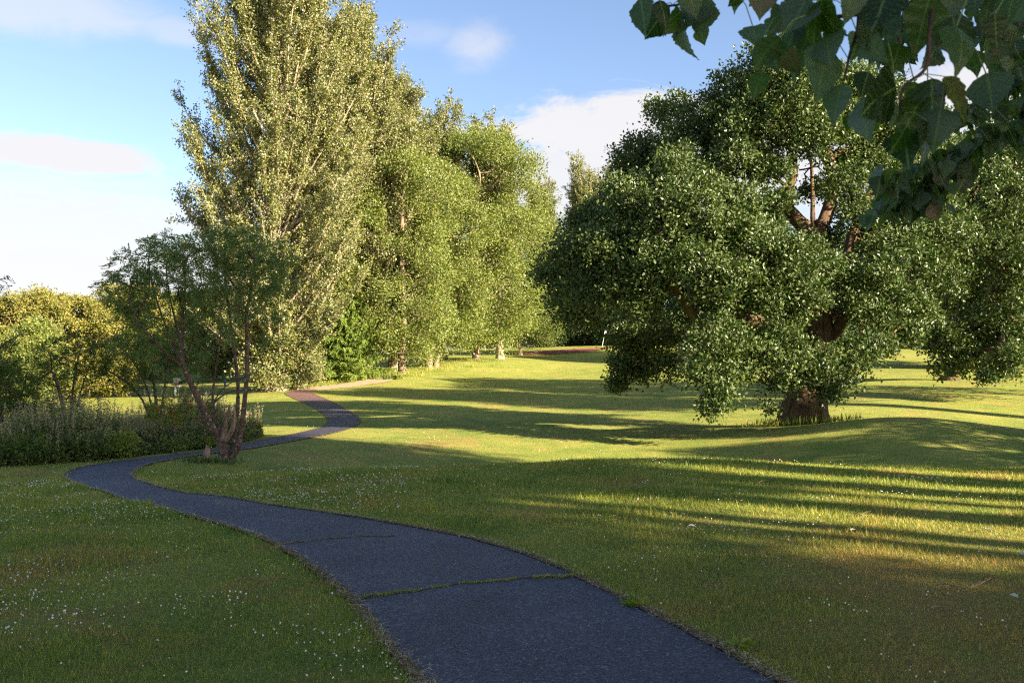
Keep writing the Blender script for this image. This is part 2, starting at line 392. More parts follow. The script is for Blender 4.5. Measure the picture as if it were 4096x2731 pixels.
# ------------------------------------------------------------ lawn
def frustum_pts(n, a, b, k=.2, mw=.66, left=0.66):
    Y = (a**k + rng.random(n)*(b**k-a**k))**(1/k); X = rng.uniform(-left, mw, n)*Y
    return X, Y
m = MB()
n = 620000
X, Y = frustum_pts(n, 3.2, 22, .35)
sd = seg_dist(X, Y)
def pn(x, y, f, sd_):
    q = np.random.default_rng(sd_); o_ = 0
    for i in range(9):
        a_ = q.uniform(0, 6.28); k_ = f*q.uniform(.6, 1.7); o_ = o_+np.sin(x*k_*math.cos(a_)+y*k_*math.sin(a_)+q.uniform(0, 6.28))
    return o_/3
keep = (sd > rng.normal(.0, .02, n)-.03*pn(X, Y, 6, 5)-.02*pn(X, Y, 18, 6)) & (rng.random(n) > (Y-15)/7)
X, Y, sd = X[keep], Y[keep], sd[keep]; n = len(X)
Z = gz(X, Y)
lng = rng.uniform(.022, .055, n)*np.clip(Y/9, .8, 1.25)*np.where(sd < .12, 1.35, 1)
pat = np.sin(X*2.1+1.3*np.sin(Y*1.7))*np.sin(Y*1.9+X)  # tufty growth
lng *= (1+.25*pat)*(1+.3*np.clip(pn(X, Y, 3, 8), -1, 1.5))*np.where(rng.random(n) < .03, 1.9, 1)
wd = rng.uniform(.0022, .004, n)*np.clip(Y/4.0, 1, 6)
ang = rng.uniform(0, 2*math.pi, n); lean = rng.uniform(.15, 1.1, n)
P0 = np.stack([X, Y, Z-.003], -1); sdv = np.stack([np.cos(ang), np.sin(ang), 0*ang], -1)
a2 = ang+rng.uniform(.6, 2.5, n); ld2 = np.stack([np.cos(a2), np.sin(a2), 0*ang], -1)
tip = P0 + np.stack([0*ang, 0*ang, lng], -1)*(1/np.sqrt(1+lean**2))[:, None] + ld2*(lng*lean/np.sqrt(1+lean**2))[:, None]
V = np.stack([P0-sdv*wd[:, None]/2, P0+sdv*wd[:, None]/2, tip], 1).reshape(-1, 3)
m.add(V, tris=np.arange(n*3).reshape(-1, 3))
tag(m.build('lawn_grass', m_blade), 'short mown grass covering the lawn on both sides of the path', 'grass', kind='stuff')
# clover flowers
m_clover, t = newmat('clover_white')
geo = t.n('ShaderNodeNewGeometry'); c = t.ramp(geo.outputs['Random Per Island'], [(0, (.78, .74, .66)), (.7, (.7, .62, .52)), (.85, (.55, .36, .34)), (1, (.42, .3, .2))])
finish(t, principled(t, c, .8, .2))
m = MB(); n = 60000
X, Y = frustum_pts(n, 3.3, 45, .7)
def pn(x, y, f, sd_):
    q = np.random.default_rng(sd_); o_ = 0
    for i in range(9):
        a_ = q.uniform(0, 6.28); k_ = f*q.uniform(.6, 1.7); o_ = o_+np.sin(x*k_*math.cos(a_)+y*k_*math.sin(a_)+q.uniform(0, 6.28))
    return o_/3
dn = pn(X, Y, 1.1, 1)*.7+pn(X, Y, 4.0, 2)*.6
pl = np.where(X < -.12*Y, .13, -.25)+.55*dn+np.where((Y > 11) & (Y < 16.5) & (X < 3), .25, 0)
keep = (rng.random(n) < np.clip(pl, .015, .8)) & (rng.random(n) < np.where(Y > 17, .2, 1)); X, Y = X[keep], Y[keep]; keep = seg_dist(X, Y) > .05; X, Y = X[keep], Y[keep]; n = len(X); Z = gz(X, Y); print('clover', n)
oct_v = nrm(np.array([[math.cos(a)*math.cos(b), math.sin(a)*math.cos(b), math.sin(b)] for b in (-.5, .45) for a in np.arange(6)*math.pi/3 + (b > 0)*.5] + [[0, 0, 1], [0, 0, -1]]))
ot = []
for k in range(6):
    k2 = (k+1) % 6; ot += [[k, k2, 6+k], [k2, 6+k2, 6+k], [6+k, 6+k2, 12], [k2, k, 13]]
rr_ = rng.uniform(.003, .0072, n)*np.clip(Y/9, 1, 1.7)
V = np.stack([X, Y, Z+rng.uniform(.03, .06, n)], -1)[:, None] + oct_v[None]*rr_[:, None, None]*rng.uniform(.7, 1.2, (n, 14, 1))
m.add(V.reshape(-1, 3), tris=(np.array(ot)[None]+np.arange(n)[:, None, None]*14).reshape(-1, 3))
tag(m.build('clover_flowers', m_clover), 'small white and pinkish clover heads scattered over the shaded lawn', 'clover', kind='stuff')

# straw along the path edges, grit and leaf bits on the asphalt
m_straw, t = newmat('straw'); geo = t.n('ShaderNodeNewGeometry'); finish(t, principled(t, t.ramp(geo.outputs['Random Per Island'], [(0, (.16, .09, .04)), (.5, (.36, .25, .13)), (1, (.6, .5, .32))]), .8, .2))
m = MB(); ns = 9000; k_ = (len(Ld)*.62*rng.random(ns)**1.6).astype(int); sdn = rng.random(ns) < .5; E0 = np.where(sdn[:, None], Ld[k_], Rd[k_]); E1 = np.where(sdn[:, None], Ld[k_+1], Rd[k_+1])
P = E0+(E1-E0)*rng.random((ns, 1)); ev = nrm(Rd[k_]-Ld[k_])*np.where(sdn, 1, -1)[:, None]; P = P+ev*rng.normal(.0, .04, (ns, 1)); P[:, 2] = gz(P[:, 0], P[:, 1])+.028+rng.random(ns)*.012
A = nrm(rng.normal(size=(ns, 3))*np.array([1, 1, .18])); L_ = rng.uniform(.02, .075, ns)[:, None]; S_ = nrm(np.cross(A, np.array([0, 0, 1.])))*rng.uniform(.0015, .003, (ns, 1))*np.clip(P[:, 1:2]/6, 1, 3)
m.add(np.stack([P-S_, P+S_, P+A*L_], 1).reshape(-1, 3), tris=np.arange(ns*3).reshape(-1, 3)); tag(m.build('dry_straw', m_straw), 'dry straw and clippings lying along both edges of the asphalt path', 'straw', kind='stuff')
m = MB(); ns = 700; k_ = (len(Ld)*.55*rng.random(ns)**1.5).astype(int); u = rng.random((ns, 1)); P = Ld[k_]*(1-u)+Rd[k_]*u+rng.normal(0, .15, (ns, 3))*np.array([1, 1, 0]); P[:, 2] = gz(P[:, 0], P[:, 1])+.034
kk = seg_dist(P[:, 0], P[:, 1]) < -.02; P = P[kk]; ns = len(P); A = nrm(rng.normal(size=(ns, 3))*np.array([1, 1, .1])); S_ = nrm(np.cross(A, np.array([0, 0, 1.]))); L_ = rng.uniform(.006, .02, (ns, 1))
m.add(np.stack([P, P+A*L_*.5+S_*L_*.3, P+A*L_, P+A*L_*.5-S_*L_*.25], 1).reshape(-1, 3), np.arange(ns*4).reshape(-1, 4)); tag(m.build('leaf_litter', m_straw), 'tiny leaf bits and grit scattered over the asphalt path', 'litter', kind='stuff')

# ------------------------------------------------------------ leaf and bark materials
def leafmat(name, cols, trans=.3, rough=.45, spec=.5, back=None, big=.5, tc=(1.1, 1.35, .5)):
    m, t = newmat(name); geo = t.n('ShaderNodeNewGeometry')
    k = len(cols); c = t.ramp(geo.outputs['Random Per Island'], [(i/(k-1), cc) for i, cc in enumerate(cols)])
    nz = t.noise(objco(t), big, 3, .6)
    c = t.mix(1, c, t.ramp(nz, [(.3, (.8, .85, .85)), (.7, (1.2, 1.12, 1.0))]), 'MULTIPLY')
    cf = c
    if back: cf = t.mix(geo.outputs['Backfacing'], c, back)
    d = t.n('ShaderNodeBsdfPrincipled'); t.link(cf, d.inputs['Base Color']); d.inputs['Roughness'].default_value = rough; d.inputs['Specular IOR Level'].default_value = spec
    tr = t.n('ShaderNodeBsdfTranslucent'); t.link(t.mix(1, c, tc, 'MULTIPLY'), tr.inputs[0])
    mx = t.n('ShaderNodeMixShader'); mx.inputs[0].default_value = trans; t.link(d.outputs[0], mx.inputs[1]); t.link(tr.outputs[0], mx.inputs[2]); finish(t, mx.outputs[0]); return m
L_oak = leafmat('oak_leaves', [(.032, .062, .012), (.05, .088, .016), (.075, .115, .022), (.12, .15, .045)], .18, .42, .36, (.09, .12, .04))
L_dark = leafmat('dark_leaves', [(.03, .06, .018), (.05, .085, .022), (.07, .105, .03)], .25, .5, .4)
L_pop = leafmat('poplar_leaves', [(.06, .085, .014), (.105, .13, .018), (.16, .17, .026), (.26, .23, .07)], .25, .42, .5, (.22, .22, .10))
L_lime = leafmat('lime_leaves', [(.085, .12, .018), (.135, .17, .026), (.19, .215, .036), (.27, .265, .065)], .3, .45, .35, (.17, .20, .06))
L_yel = leafmat('autumn_leaves', [(.12, .15, .028), (.19, .21, .04), (.27, .24, .06), (.29, .20, .07)], .3, .5, .4)
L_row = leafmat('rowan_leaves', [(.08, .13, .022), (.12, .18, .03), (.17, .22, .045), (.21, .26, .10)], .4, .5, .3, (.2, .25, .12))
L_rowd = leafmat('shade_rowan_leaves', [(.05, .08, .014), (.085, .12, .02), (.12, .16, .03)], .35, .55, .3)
L_yg = leafmat('yellowgreen_leaves', [(.10, .16, .02), (.2, .25, .03), (.32, .3, .04)], .4, .5, .4)
L_spr = leafmat('spruce_needles', [(.11, .18, .03), (.20, .28, .045), (.30, .36, .08)], .2, .55, .35)
L_weed = leafmat('weed_leaves', [(.06, .10, .028), (.10, .14, .04), (.15, .18, .05), (.24, .24, .08)], .35, .55, .35)
L_seed = leafmat('seed_heads', [(.30, .23, .14), (.42, .34, .22), (.30, .29, .15)], .2, .8, .1)
def bark(name, c1, c2, sc=6, stretch=4, bd=.03, moss=0, spots=0):
    m, t = newmat(name); co = objco(t)
    mp = t.n('ShaderNodeMapping'); t.link(co, mp.inputs[0]); mp.inputs['Scale'].default_value = (1, 1, 1/stretch)
    nz = t.noise(mp.outputs[0], sc, 8, .7, .8); c = t.ramp(nz, [(.35, c1), (.62, c2)])
    if moss: c = t.mix(t.math('MULTIPLY', t.mr(t.noise(co, 1.3, 4, .6), .5, .62), moss), c, (.13, .12, .02))
    if spots: c = t.mix(t.math('MULTIPLY', t.mr(t.noise(co, 14, 3, .5), .6, .66), spots), c, (.35, .36, .3))
    finish(t, principled(t, c, .9, .2, nz, 1, bd)); return m
B_oak = bark('oak_bark', (.04, .026, .017), (.17, .105, .062), 5, 5, .08, .5)
B_pop = bark('poplar_bark', (.19, .14, .09), (.48, .39, .27), 5, 3, .04)
B_gen = bark('tree_bark', (.10, .07, .045), (.3, .22, .14), 6, 4, .04)
B_row = bark('rowan_bark', (.05, .03, .02), (.17, .105, .07), 9, 1.2, .012, 0, .8)
B_dark = bark('dark_bark', (.04, .03, .022), (.11, .08, .06), 8, 3, .01)
B_dead = bark('dead_wood', (.08, .045, .03), (.4, .26, .17), 12, 5, .02)

def leaf_quads(m, P, A, S, aspect=.62, up=.5):
    n = len(P); r = rng.normal(size=(n, 3)); r[:, 2] += up
    side = nrm(np.cross(A, r)); nn = np.cross(side, A); S = S[:, None]
    mid = P + A*S*.45
    V = np.stack([P, mid+side*S*aspect/2+nn*S*.1, P+A*S, mid-side*S*aspect/2+nn*S*.1], 1)
    m.add(V.reshape(-1, 3), np.arange(n*4).reshape(-1, 4))
def rdir(n): return nrm(rng.normal(size=(n, 3)))

def sub_lobes(lobes, n=9, f=.45, sq=.85):
    out = []
    for (x, y, z, r) in lobes:
        if r < .35: out.append((x, y, z, r)); continue
        for k in range(n):
            h = 1-1.55*(k+.5)/n; a = k*2.399+rng.uniform(-.5, .5)+x*3; c_ = math.sqrt(max(0, 1-h*h)); q = r*rng.uniform(.58, .8)
            out.append((x+math.cos(a)*c_*q, y+math.sin(a)*c_*q, z+h*q*sq, r*f*rng.uniform(.75, 1.2)))
    return np.array(out)
def lobe_tufts(lobes, dens_, low=-.55, sq=.85, sub=True):
    if sub: lobes = sub_lobes(lobes, 9, .45, sq); dens_ = dens_*.62
    T, O = [], []
    for (x, y, z, r) in lobes:
        n = max(6, int(dens_*r*r)); d = rdir(n*2); d = d[(d[:, 2] > low) | (rng.random(n*2) < .25)][:n]
        ph = rng.uniform(0, 6, 6)
        lump = 1 + .13*np.sin(d[:, 0]*5+ph[0])*np.sin(d[:, 1]*5+ph[1]) + .12*np.sin(d[:, 2]*7+ph[2]) + .08*np.sin(d[:, 0]*11+ph[3]+d[:, 2]*9)
        u = (1-.55*rng.random(len(d))**2.2)*r*lump
        p = np.array([x, y, z]) + d*u[:, None]*np.array([1, 1, sq]); T.append(p); O.append(d)
    return np.concatenate(T), np.concatenate(O)
def tuft_leaves(m, T, O, k, size, spread, up=.6, asp=.62, droop=0.0):
    n = len(T)*k; P = np.repeat(T, k, 0); D = np.repeat(O, k, 0)
    off = rng.normal(size=(n, 3))*spread; P = P+off
    A = nrm(D*.5 + rng.normal(size=(n, 3))*.55 + np.array([0, 0, .1-droop]))
    leaf_quads(m, P, A, rng.uniform(.7, 1.25, n)*size, asp, up)

def colonize(paths, attr, D, kill, iters=80, jitter=.25):
    """Grow branches from the given polylines towards attraction points. paths: list of (points, parent_path_idx, parent_pt_idx)"""
    nodes, par = [], []; start = []
    for pts, pp, pi in paths:
        idx = []
        for k, p in enumerate(pts):
            if k == 0 and pp is not None: idx.append(start[pp][pi]); continue
            nodes.append(np.array(p, float)); par.append(idx[-1] if idx else -1); idx.append(len(nodes)-1)
        start.append(idx)
    N = np.array(nodes); ns = len(N)
    attr = np.asarray(attr); alive = np.ones(len(attr), bool)
    bd = np.full(len(attr), 1e9); bi = np.zeros(len(attr), int)
    def upd(new, off):
        nonlocal bd, bi
        for i in range(0, len(new), 300):
            d = np.sqrt(((attr[:, None]-new[None, i:i+300])**2).sum(-1)); k = d.argmin(1); dm = d[np.arange(len(attr)), k]
            b = dm < bd; bd = np.where(b, dm, bd); bi = np.where(b, off+i+k, bi)
    upd(N[1:] if len(N) > 1 else N, 1 if len(N) > 1 else 0)
    par = list(par)
    for it in range(iters):
        alive &= bd > kill
        if not alive.any(): break
        ids = np.where(alive)[0]; dv = nrm(attr[ids]-N[bi[ids]])
        u, inv = np.unique(bi[ids], return_inverse=True); s = np.zeros((len(u), 3)); np.add.at(s, inv, dv)
        s = nrm(nrm(s)+rng.normal(size=s.shape)*jitter); new = N[u]+s*D
        off = len(N); N = np.concatenate([N, new]); par += list(u); upd(new, off)
    return N, np.array(par), ns
def wood_from(N, par, R0, Rtip, pw=2.3, thick=None, forced=None):
    n = len(N); acc = np.zeros(n); cnt = np.zeros(n, int); kids = [[] for _ in range(n)]
    for i in range(n):
        if par[i] >= 0: kids[par[i]].append(i)
    order = list(range(n))
    # parents always precede children
    for i in reversed(order):
        if not kids[i]: acc[i] = Rtip**pw
        if par[i] >= 0: acc[par[i]] += acc[i]
    rad = acc**(1/pw)
    s = (R0-Rtip)/max(rad[0]-Rtip, 1e-6); rad = Rtip+(rad-Rtip)*s
    if forced is not None:
        for i, r in forced.items(): rad[i] = max(r, rad[i]*.5) if r > 0 else rad[i]
    chains = []; stack = [(0, None)]
    while stack:
        i, p = stack.pop(); ch = ([p] if p is not None else [])+[i]
        while kids[ch[-1]]:
            ks = sorted(kids[ch[-1]], key=lambda q: -rad[q])
            for q in ks[1:]: stack.append((q, ch[-1]))
            ch.append(ks[0])
        chains.append(ch)
    return rad, chains
def emit_wood(N, rad, chains, root, mat, nlimb=0, rmin=0.0, flare=None, thin='twigs'):
    chains = sorted(chains, key=lambda c: -rad[c[min(1, len(c)-1)]]*len(c) if c[0] != 0 else -1e9)
    tw = MB()
    for k, c in enumerate(chains):
        P = N[c]; r = rad[c].copy()
        if k > 0 and len(c) > 1: r[0] = min(r[0], r[1]*1.15)
        if len(c) > 3:
            for _ in range(3): r[1:-1] = (r[:-2]+r[1:-1]+r[2:])/3
        if r.max() < rmin: continue
        if len(c) > 3: P = np.concatenate([P[:1], smooth(P, 1)[1:]])
        sides = 12 if r.max() > .25 else 7 if r.max() > .06 else 4 if r.max() > .02 else 3
        if k == 0:
            tk = MB(); P2 = dens(P, 3); r2 = np.interp(np.arange(len(P2))/3, np.arange(len(P)), r)
            if flare:
                h = P2[:, 2]-P2[0, 2]; r2 = r2*(1+flare*np.exp(-h/(1.1*r[0])))
            tk.tube(P2, r2, 16)
            V = tk.v[0]; a = np.arctan2(V[:, 1]-P2[0, 1], V[:, 0]-P2[0, 0]); hh = np.clip(1-(V[:, 2]-P2[0, 2])/(3*r[0]), 0, 1)
            cc = np.repeat(P2, 16, 0)[:len(V)]; V[:] = cc + (V-cc)*(1 + (.10*np.sin(a*5+V[:, 2]*.6)+.05*np.sin(a*9+V[:, 2]*1.7))*(.5+hh*.9))[:, None]
            tk.build('trunk', mat, root, True)
        elif k <= nlimb:
            lb = MB(); P2 = dens(P, 2); lb.tube(P2, np.interp(np.arange(len(P2))/2, np.arange(len(P)), r), sides); lb.build('limb', mat, root, True)
        else: tw.tube(P, r, sides, cap=False)
    if tw.n: tw.build(thin, mat, root, True)

def grow_tree(name, label, cat, base, trunkpaths, lobes, R0, leaf, bmat, td=26, k=14, size=.13, spread=.13, nattr=500, D=.35, kill=.5, Rtip=.008, nlimb=4, flare=.5, group=None, up=.6, low=-.55, sq=.85, rmin=0, forced=None, asp=.62, droop=0, pw=2.3, cull=None):
    base = np.array(base, float); root = empty(name, base, label, cat, group)
    lb = np.array([[*(np.array(l[:3])-base), l[3]] for l in lobes]); T, O = lobe_tufts(lb, td, low, sq)
    kk = T[:, 2] > .15; T, O = T[kk], O[kk]
    paths = [([np.array(p)-base for p in pts], pp, pi) for pts, pp, pi in trunkpaths]
    ai = rng.permutation(len(T))[:nattr]; N, par, ns = colonize(paths, T[ai]*1.0, D, kill)
    rad, chains = wood_from(N, par, R0, Rtip, pw, forced=forced)
    emit_wood(N, rad, chains, root, bmat, nlimb, rmin, flare)
    m = MB(); tuft_leaves(m, T, O, k, size, spread, up, asp, droop); m.build('crown', leaf, root); return root
def auto_lobes(H, hb, W, n, r0, r1, seed, prof=None, sx=1.0):
    r = np.random.default_rng(seed); out = []
    prof = prof or (lambda s: math.sin(min(1, .12+s*.95)*math.pi)**.6 if s < .5 else (1-((s-.5)/.5)**2)**.5)
    for i in range(n):
        s = (i+.5)/n; z = hb+(H-hb)*s; a = i*2.399+r.uniform(-.4, .4); w = W*max(.05, prof(s))
        rr0 = r.uniform(r0, r1)*(1-.35*s); q = max(0, w-rr0*.8)*r.uniform(.55, 1)
        out.append((math.cos(a)*q*sx, math.sin(a)*q, min(z, H-rr0*.7), rr0))
    return out
def simple_tree(name, label, cat, base, H, hb, W, leaf, bmat, seed, nl=26, r0=1.3, r1=2.2, td=18, k=12, size=.2, spread=.22, R0=.3, prof=None, group=None, **kw):
    base = np.array(base, float); lob = [(x+base[0], y+base[1], z+base[2], r) for x, y, z, r in auto_lobes(H, hb, W, nl, r0, r1, seed, prof)]
    lob += [(base[0]+W*.6*math.sin(k*1.7), base[1]-W*.62, base[2]+hb+1+(H-hb)*(.05+.78*k/9), r1*.8) for k in range(10)] if W > 4 else []
    tp = [([base-np.array([0, 0, .2])] + [base+np.array([.15*math.sin(i+seed), .15*math.cos(i*1.3+seed), H*.09*i]) for i in range(1, 9)], None, None)]
    return grow_tree(name, label, cat, base, tp, lob, R0, leaf, bmat, td, k, size, spread, nattr=kw.pop('nattr', 260), D=kw.pop('D', .6), kill=kw.pop('kill', .8), Rtip=.02, nlimb=3, group=group, flare=.25, **kw)

def poplar(name, label, base, H, W, seed, h0=.06, n1=110, leaf=None, size=.17, per=46, R0=.42, group=None, elev=(38, 62), bmat=None, twn=9, prof=None):
    r = np.random.default_rng(seed); root = empty(name, base, label, 'tree', group)
    zs = np.linspace(-.3, H*.97, 26); wob = np.cumsum(r.normal(0, .09, (26, 2)), 0); wob -= wob[0]
    TP = np.c_[wob, zs]; tk = MB(); rt = R0*(1-zs/H*.93)**1.1*(1+.5*np.exp(-np.maximum(zs, 0)/(R0*2))); rt = np.maximum(rt, .03)
    tk.tube(TP, rt, 12); tk.build('trunk', bmat or B_pop, root, True)
    prof = prof or (lambda s: min(1, .85+s)*(1-max(0, s-.35)**1.5*1.75))
    br, tw, LP, LA = MB(), MB(), [], []
    for i in range(n1):
        s = h0+(1-h0)*((i+r.random())/n1)**1.05; s = min(s, .965); z = s*H; c = np.array([np.interp(z, zs, TP[:, 0]), np.interp(z, zs, TP[:, 1]), z])
        reach = W*max(.08, prof(s))*r.uniform(.5, 1.05); a = i*2.399+r.uniform(-.5, .5); e0 = R(r.uniform(*elev)-22*max(0, 1-s*1.6)); L = reach/math.cos(e0)*1.05
        nseg = 7; p = c.copy(); pts = [p.copy()]; e = e0
        for q in range(nseg):
            e = min(R(84), e+R(r.uniform(1, 7))); a += r.normal(0, .09); p = p+np.array([math.cos(a)*math.cos(e), math.sin(a)*math.cos(e), math.sin(e)])*L/nseg
            pts.append(p.copy())
        pts = np.array(pts); b0 = min(.12, .018*L+.02); br.tube(pts, np.linspace(b0, .012, nseg+1), 5, False)
        nt = max(4, int(twn*L/4))
        for j in range(nt):
            u = r.uniform(.18, 1.0)**.8*nseg; k = min(int(u), nseg-1); q0 = pts[k]+(pts[k+1]-pts[k])*(u-k)
            d = nrm(np.array([math.cos(a), math.sin(a), .6])*.5+r.normal(0, .55, 3)+np.array([0, 0, .75])); l = r.uniform(.6, 1.7)
            if q0[2] < 2.5: d = nrm(d+np.array([0, 0, -1.2]))
            q1 = q0+d*l*.55+r.normal(0, .05, 3); q2 = q1+(d+np.array([0, 0, .25]))*l*.45
            if q2[2] < .1: continue
            tw.tube([q0, q1, q2], [.014, .01, .006], 3, False)
            nn = max(6, int(per*l/1.1)); tt = r.random(nn)**.8; base_ = q0[None]+(q2-q0)[None]*tt[:, None]
            LP.append(base_+r.normal(0, .13, (nn, 3))); LA.append(nrm(d[None]*.3+r.normal(0, .7, (nn, 3))+np.array([0, 0, -.15])))
    br.build('branches', bmat or B_pop, root, True); tw.build('twigs', bmat or B_pop, root)
    P = np.concatenate(LP); A = np.concatenate(LA); ok = P[:, 2] > .05; P, A = P[ok], A[ok]
    m = MB(); leaf_quads(m, P, A, r.uniform(.7, 1.2, len(P))*size, .8, .2); m.build('crown', leaf or L_pop, root); return root

# ------------------------------------------------------------ the big oak
OB = ground(804, 32.0)
def o(x, y, dy=0.0): return at(*dsp(x, y), 32.0+dy)
trunk = [OB-np.array([0, 0, .3]), OB+np.array([0, 0, .35]), o(1852, 915), o(1862, 860), o(1880, 800), o(1880, 740), o(1866, 680, -.2), o(1862, 620, -.1), o(1872, 560, 0), o(1862, 530), o(1830, 505, .2), o(1795, 470, .3), o(1812, 430, .2), o(1836, 390, .2), o(1815, 330, .3), o(1795, 270, .4), o(1790, 200, .5)]
opaths = [(trunk, None, None),
 ([trunk[8], o(1888, 520, .5), o(1908, 470, .8), o(1920, 420, 1), o(1905, 360, 1), o(1880, 300, .8), o(1872, 220, .6)], 0, 8),
 ([trunk[8], o(1864, 500, .9), o(1866, 440, 1), o(1870, 380, 1), o(1850, 310, 1.2)], 0, 8),
 ([trunk[4], o(1930, 760, -.2), o(1952, 700, -.5), o(1955, 640, -.6), o(1940, 590, -.6), o(1960, 540, -.4), o(1972, 480, -.2), o(2010, 420, 0)], 0, 4),
 ([trunk[4], o(1840, 790, -.3), o(1800, 770, -.6), o(1760, 745, -.8), o(1715, 725, -1), o(1670, 730, -1.2), o(1610, 750, -1.5), o(1585, 715, -1.6), o(1572, 670, -1.6), o(1545, 655, -1.7), o(1500, 640, -1.8)], 0, 4),
 ([trunk[5], o(1800, 700, 1), o(1720, 660, 1.8), o(1640, 600, 2.2), o(1560, 520, 2.4), o(1520, 420, 2.4)], 0, 5),
 ([trunk[7], o(1810, 600, .8), o(1740, 590, .8), o(1680, 610, .2), o(1600, 560, -.5), o(1520, 540, -1)], 0, 7),
 ([trunk[3], o(1820, 840, -1.2), o(1760, 830, -2.4), o(1690, 820, -3.2), o(1640, 840, -3.6), o(1620, 890, -3.6)], 0, 3),
 ([trunk[3], o(1930, 830, -1), o(1990, 810, -1.8), o(2040, 790, -2)], 0, 3),
 ([trunk[5], o(1960, 700, 1), o(2040, 640, 1.2), o(2110, 600, 1)], 0, 5),
 ([trunk[6], o(1800, 690, 2.5), o(1700, 700, 4), o(1560, 740, 4.5), o(1480, 800, 4)], 0, 6)]
OL = [(1800,160,85,0),(1720,215,85,.5),(1880,215,90,.5),(1660,290,90,1),(1760,300,95,-.5),(1600,350,95,1.5),(1700,395,85,-.5),(1850,280,80,1.5),(1960,300,85,1),
 (2060,330,85,1.5),(1990,400,70,1.2),(2080,440,85,.5),(1930,380,40,2.5),(1540,270,70,3),(1490,370,75,3.2),(1450,420,60,3.2),(1560,420,90,-1),(1480,480,95,-1.5),(1590,500,100,-2.2),
 (1690,470,60,-2),(1700,560,70,-2.2),(1650,545,70,-2.5),(1400,500,60,1),(1340,520,45,2),(1330,610,85,-.5),(1420,590,85,-1.5),(1520,600,85,-2.5),(1600,620,70,-3),(1300,690,60,.5),(1370,680,75,-1),
 (1440,700,75,-1.8),(1330,740,55,.5),(1480,660,60,-2.4),(1840,600,70,-2.6),(1780,590,60,-2.6),(1810,660,65,-2.8),(1850,690,45,-2.8),(1730,660,55,-1.5),(1540,790,55,1.5),(1620,720,80,3),(1500,760,70,3.5),(1700,760,80,3.5),(1770,720,70,3),
 (1460,815,50,3),(1430,850,28,3),(1470,860,26,3),(1520,850,45,2.5),(1418,885,20,3),(1440,780,50,2.5),
 (1630,810,62,-3.6),(1690,800,45,-3.4),(1600,865,40,-3.8),(1650,880,45,-3.8),(1640,930,26,-3.8),(1628,952,16,-3.8),(1700,860,38,-3.5),(1680,910,22,-3.6),
 (1760,830,62,-3.2),(1820,810,55,-3),(1800,875,50,-3),(1870,860,55,-2.8),(1930,850,52,-2.6),(1985,825,45,-2.4),(2020,800,32,-2.2),(1900,900,26,-2.8),(1765,925,20,-3),(1775,945,12,-3),(1950,890,22,-2.6),
 (2010,740,55,-1.5),(2060,700,70,-1),(2010,650,60,-1.8),(2060,600,85,-1),(2130,640,75,-.5),(2140,540,90,0),(2060,520,70,.8),(1990,560,45,1.5),(2120,720,45,-.5),(2090,770,30,-1.2),
 (1990,690,60,2.5),(2010,250,85,2),(2100,300,80,2.5),(2150,400,75,1.5),(1940,220,75,1.5),(2040,380,60,2.2),(1700,640,60,-3),(1760,700,48,-3),(1700,700,52,-2.6),(1780,770,42,-3),(1660,760,50,-3.2),(1640,680,55,-3),(1960,640,45,-1.6),(1970,700,40,-1.8),(1740,500,55,1),(1700,330,80,1),(1740,240,80,0),(1830,215,70,-.4),(1590,400,70,0),(1850,340,60,-1),(1905,310,65,-1),(1940,430,55,-1),(1770,400,48,-1),(1980,500,50,-1),(1740,560,50,-1.5),(1700,500,55,-1.5),(1900,630,42,-2),(1792,468,34,-1),(1820,730,30,-2.5),(1830,220,80,-1),(1500,560,80,-1.5),(1460,640,70,-2),(1270,640,50,1),(1350,580,60,0),(1930,640,50,3),(1870,440,35,3.5),(1760,380,50,2.5),(1910,560,50,3.4),(1960,480,40,2)]
s0 = 32.0/F/2.297
olob = [(*o(x, y, dy), r*(32.0+dy)/F/2.297*1.05) for x, y, r, dy in OL]
forced = {}
for i, rr1 in enumerate([.66, .62, .58, .58, .60, .54, .46, .42, .38, .32, .22, .18, .16, .14, .11, .09, .06]): forced[i] = rr1
grow_tree('oak_tree', 'huge old oak with thick trunk and drooping leafy limbs on the open lawn', 'tree', OB, opaths, olob, .62, L_oak, B_oak,
          td=120, k=18, size=.135, spread=.15, nattr=1500, D=.3, kill=.42, Rtip=.008, nlimb=10, flare=.75, forced=forced, pw=2.4, up=.8, low=-.12, sq=.8)
# second oak on the right
B2 = ground(950, 60.0)
def o2(x, y, dy=0.0): return at(*dsp(x, y), 46.0+dy)
t2 = [B2-np.array([0, 0, .3]), B2+np.array([.1, -.2, 1.2]), B2+np.array([.1, -.4, 2.4]), o2(2180, 680, 2), o2(2190, 600, 1), o2(2210, 500, 1), o2(2240, 400, 1)]
OL2 = [(2220,400,95,0),(2310,370,100,1),(2260,480,105,-1),(2350,500,110,-1),(2190,540,75,-1),(2290,600,100,-2),(2370,640,100,-2),(2170,620,45,-1.5),(2210,680,45,-1),(2240,760,48,-2),(2190,790,40,-2),(2160,760,30,-1.6),
 (2210,815,36,-2),(2200,800,58,-1),(2180,850,30,-2),(2310,800,60,-2),(2250,835,42,-2),(2160,800,40,-1),(2230,720,60,-1),(2330,740,70,-2.5),(2300,850,36,-4),(2270,870,22,-4),(2345,830,50,-4),(2420,600,130,0),(2430,800,90,-2),(2430,450,130,1),(2340,300,80,2),(2420,330,110,2),(2150,470,50,2),(2520,560,150,2),(2530,760,120,1),(2500,400,120,3)]
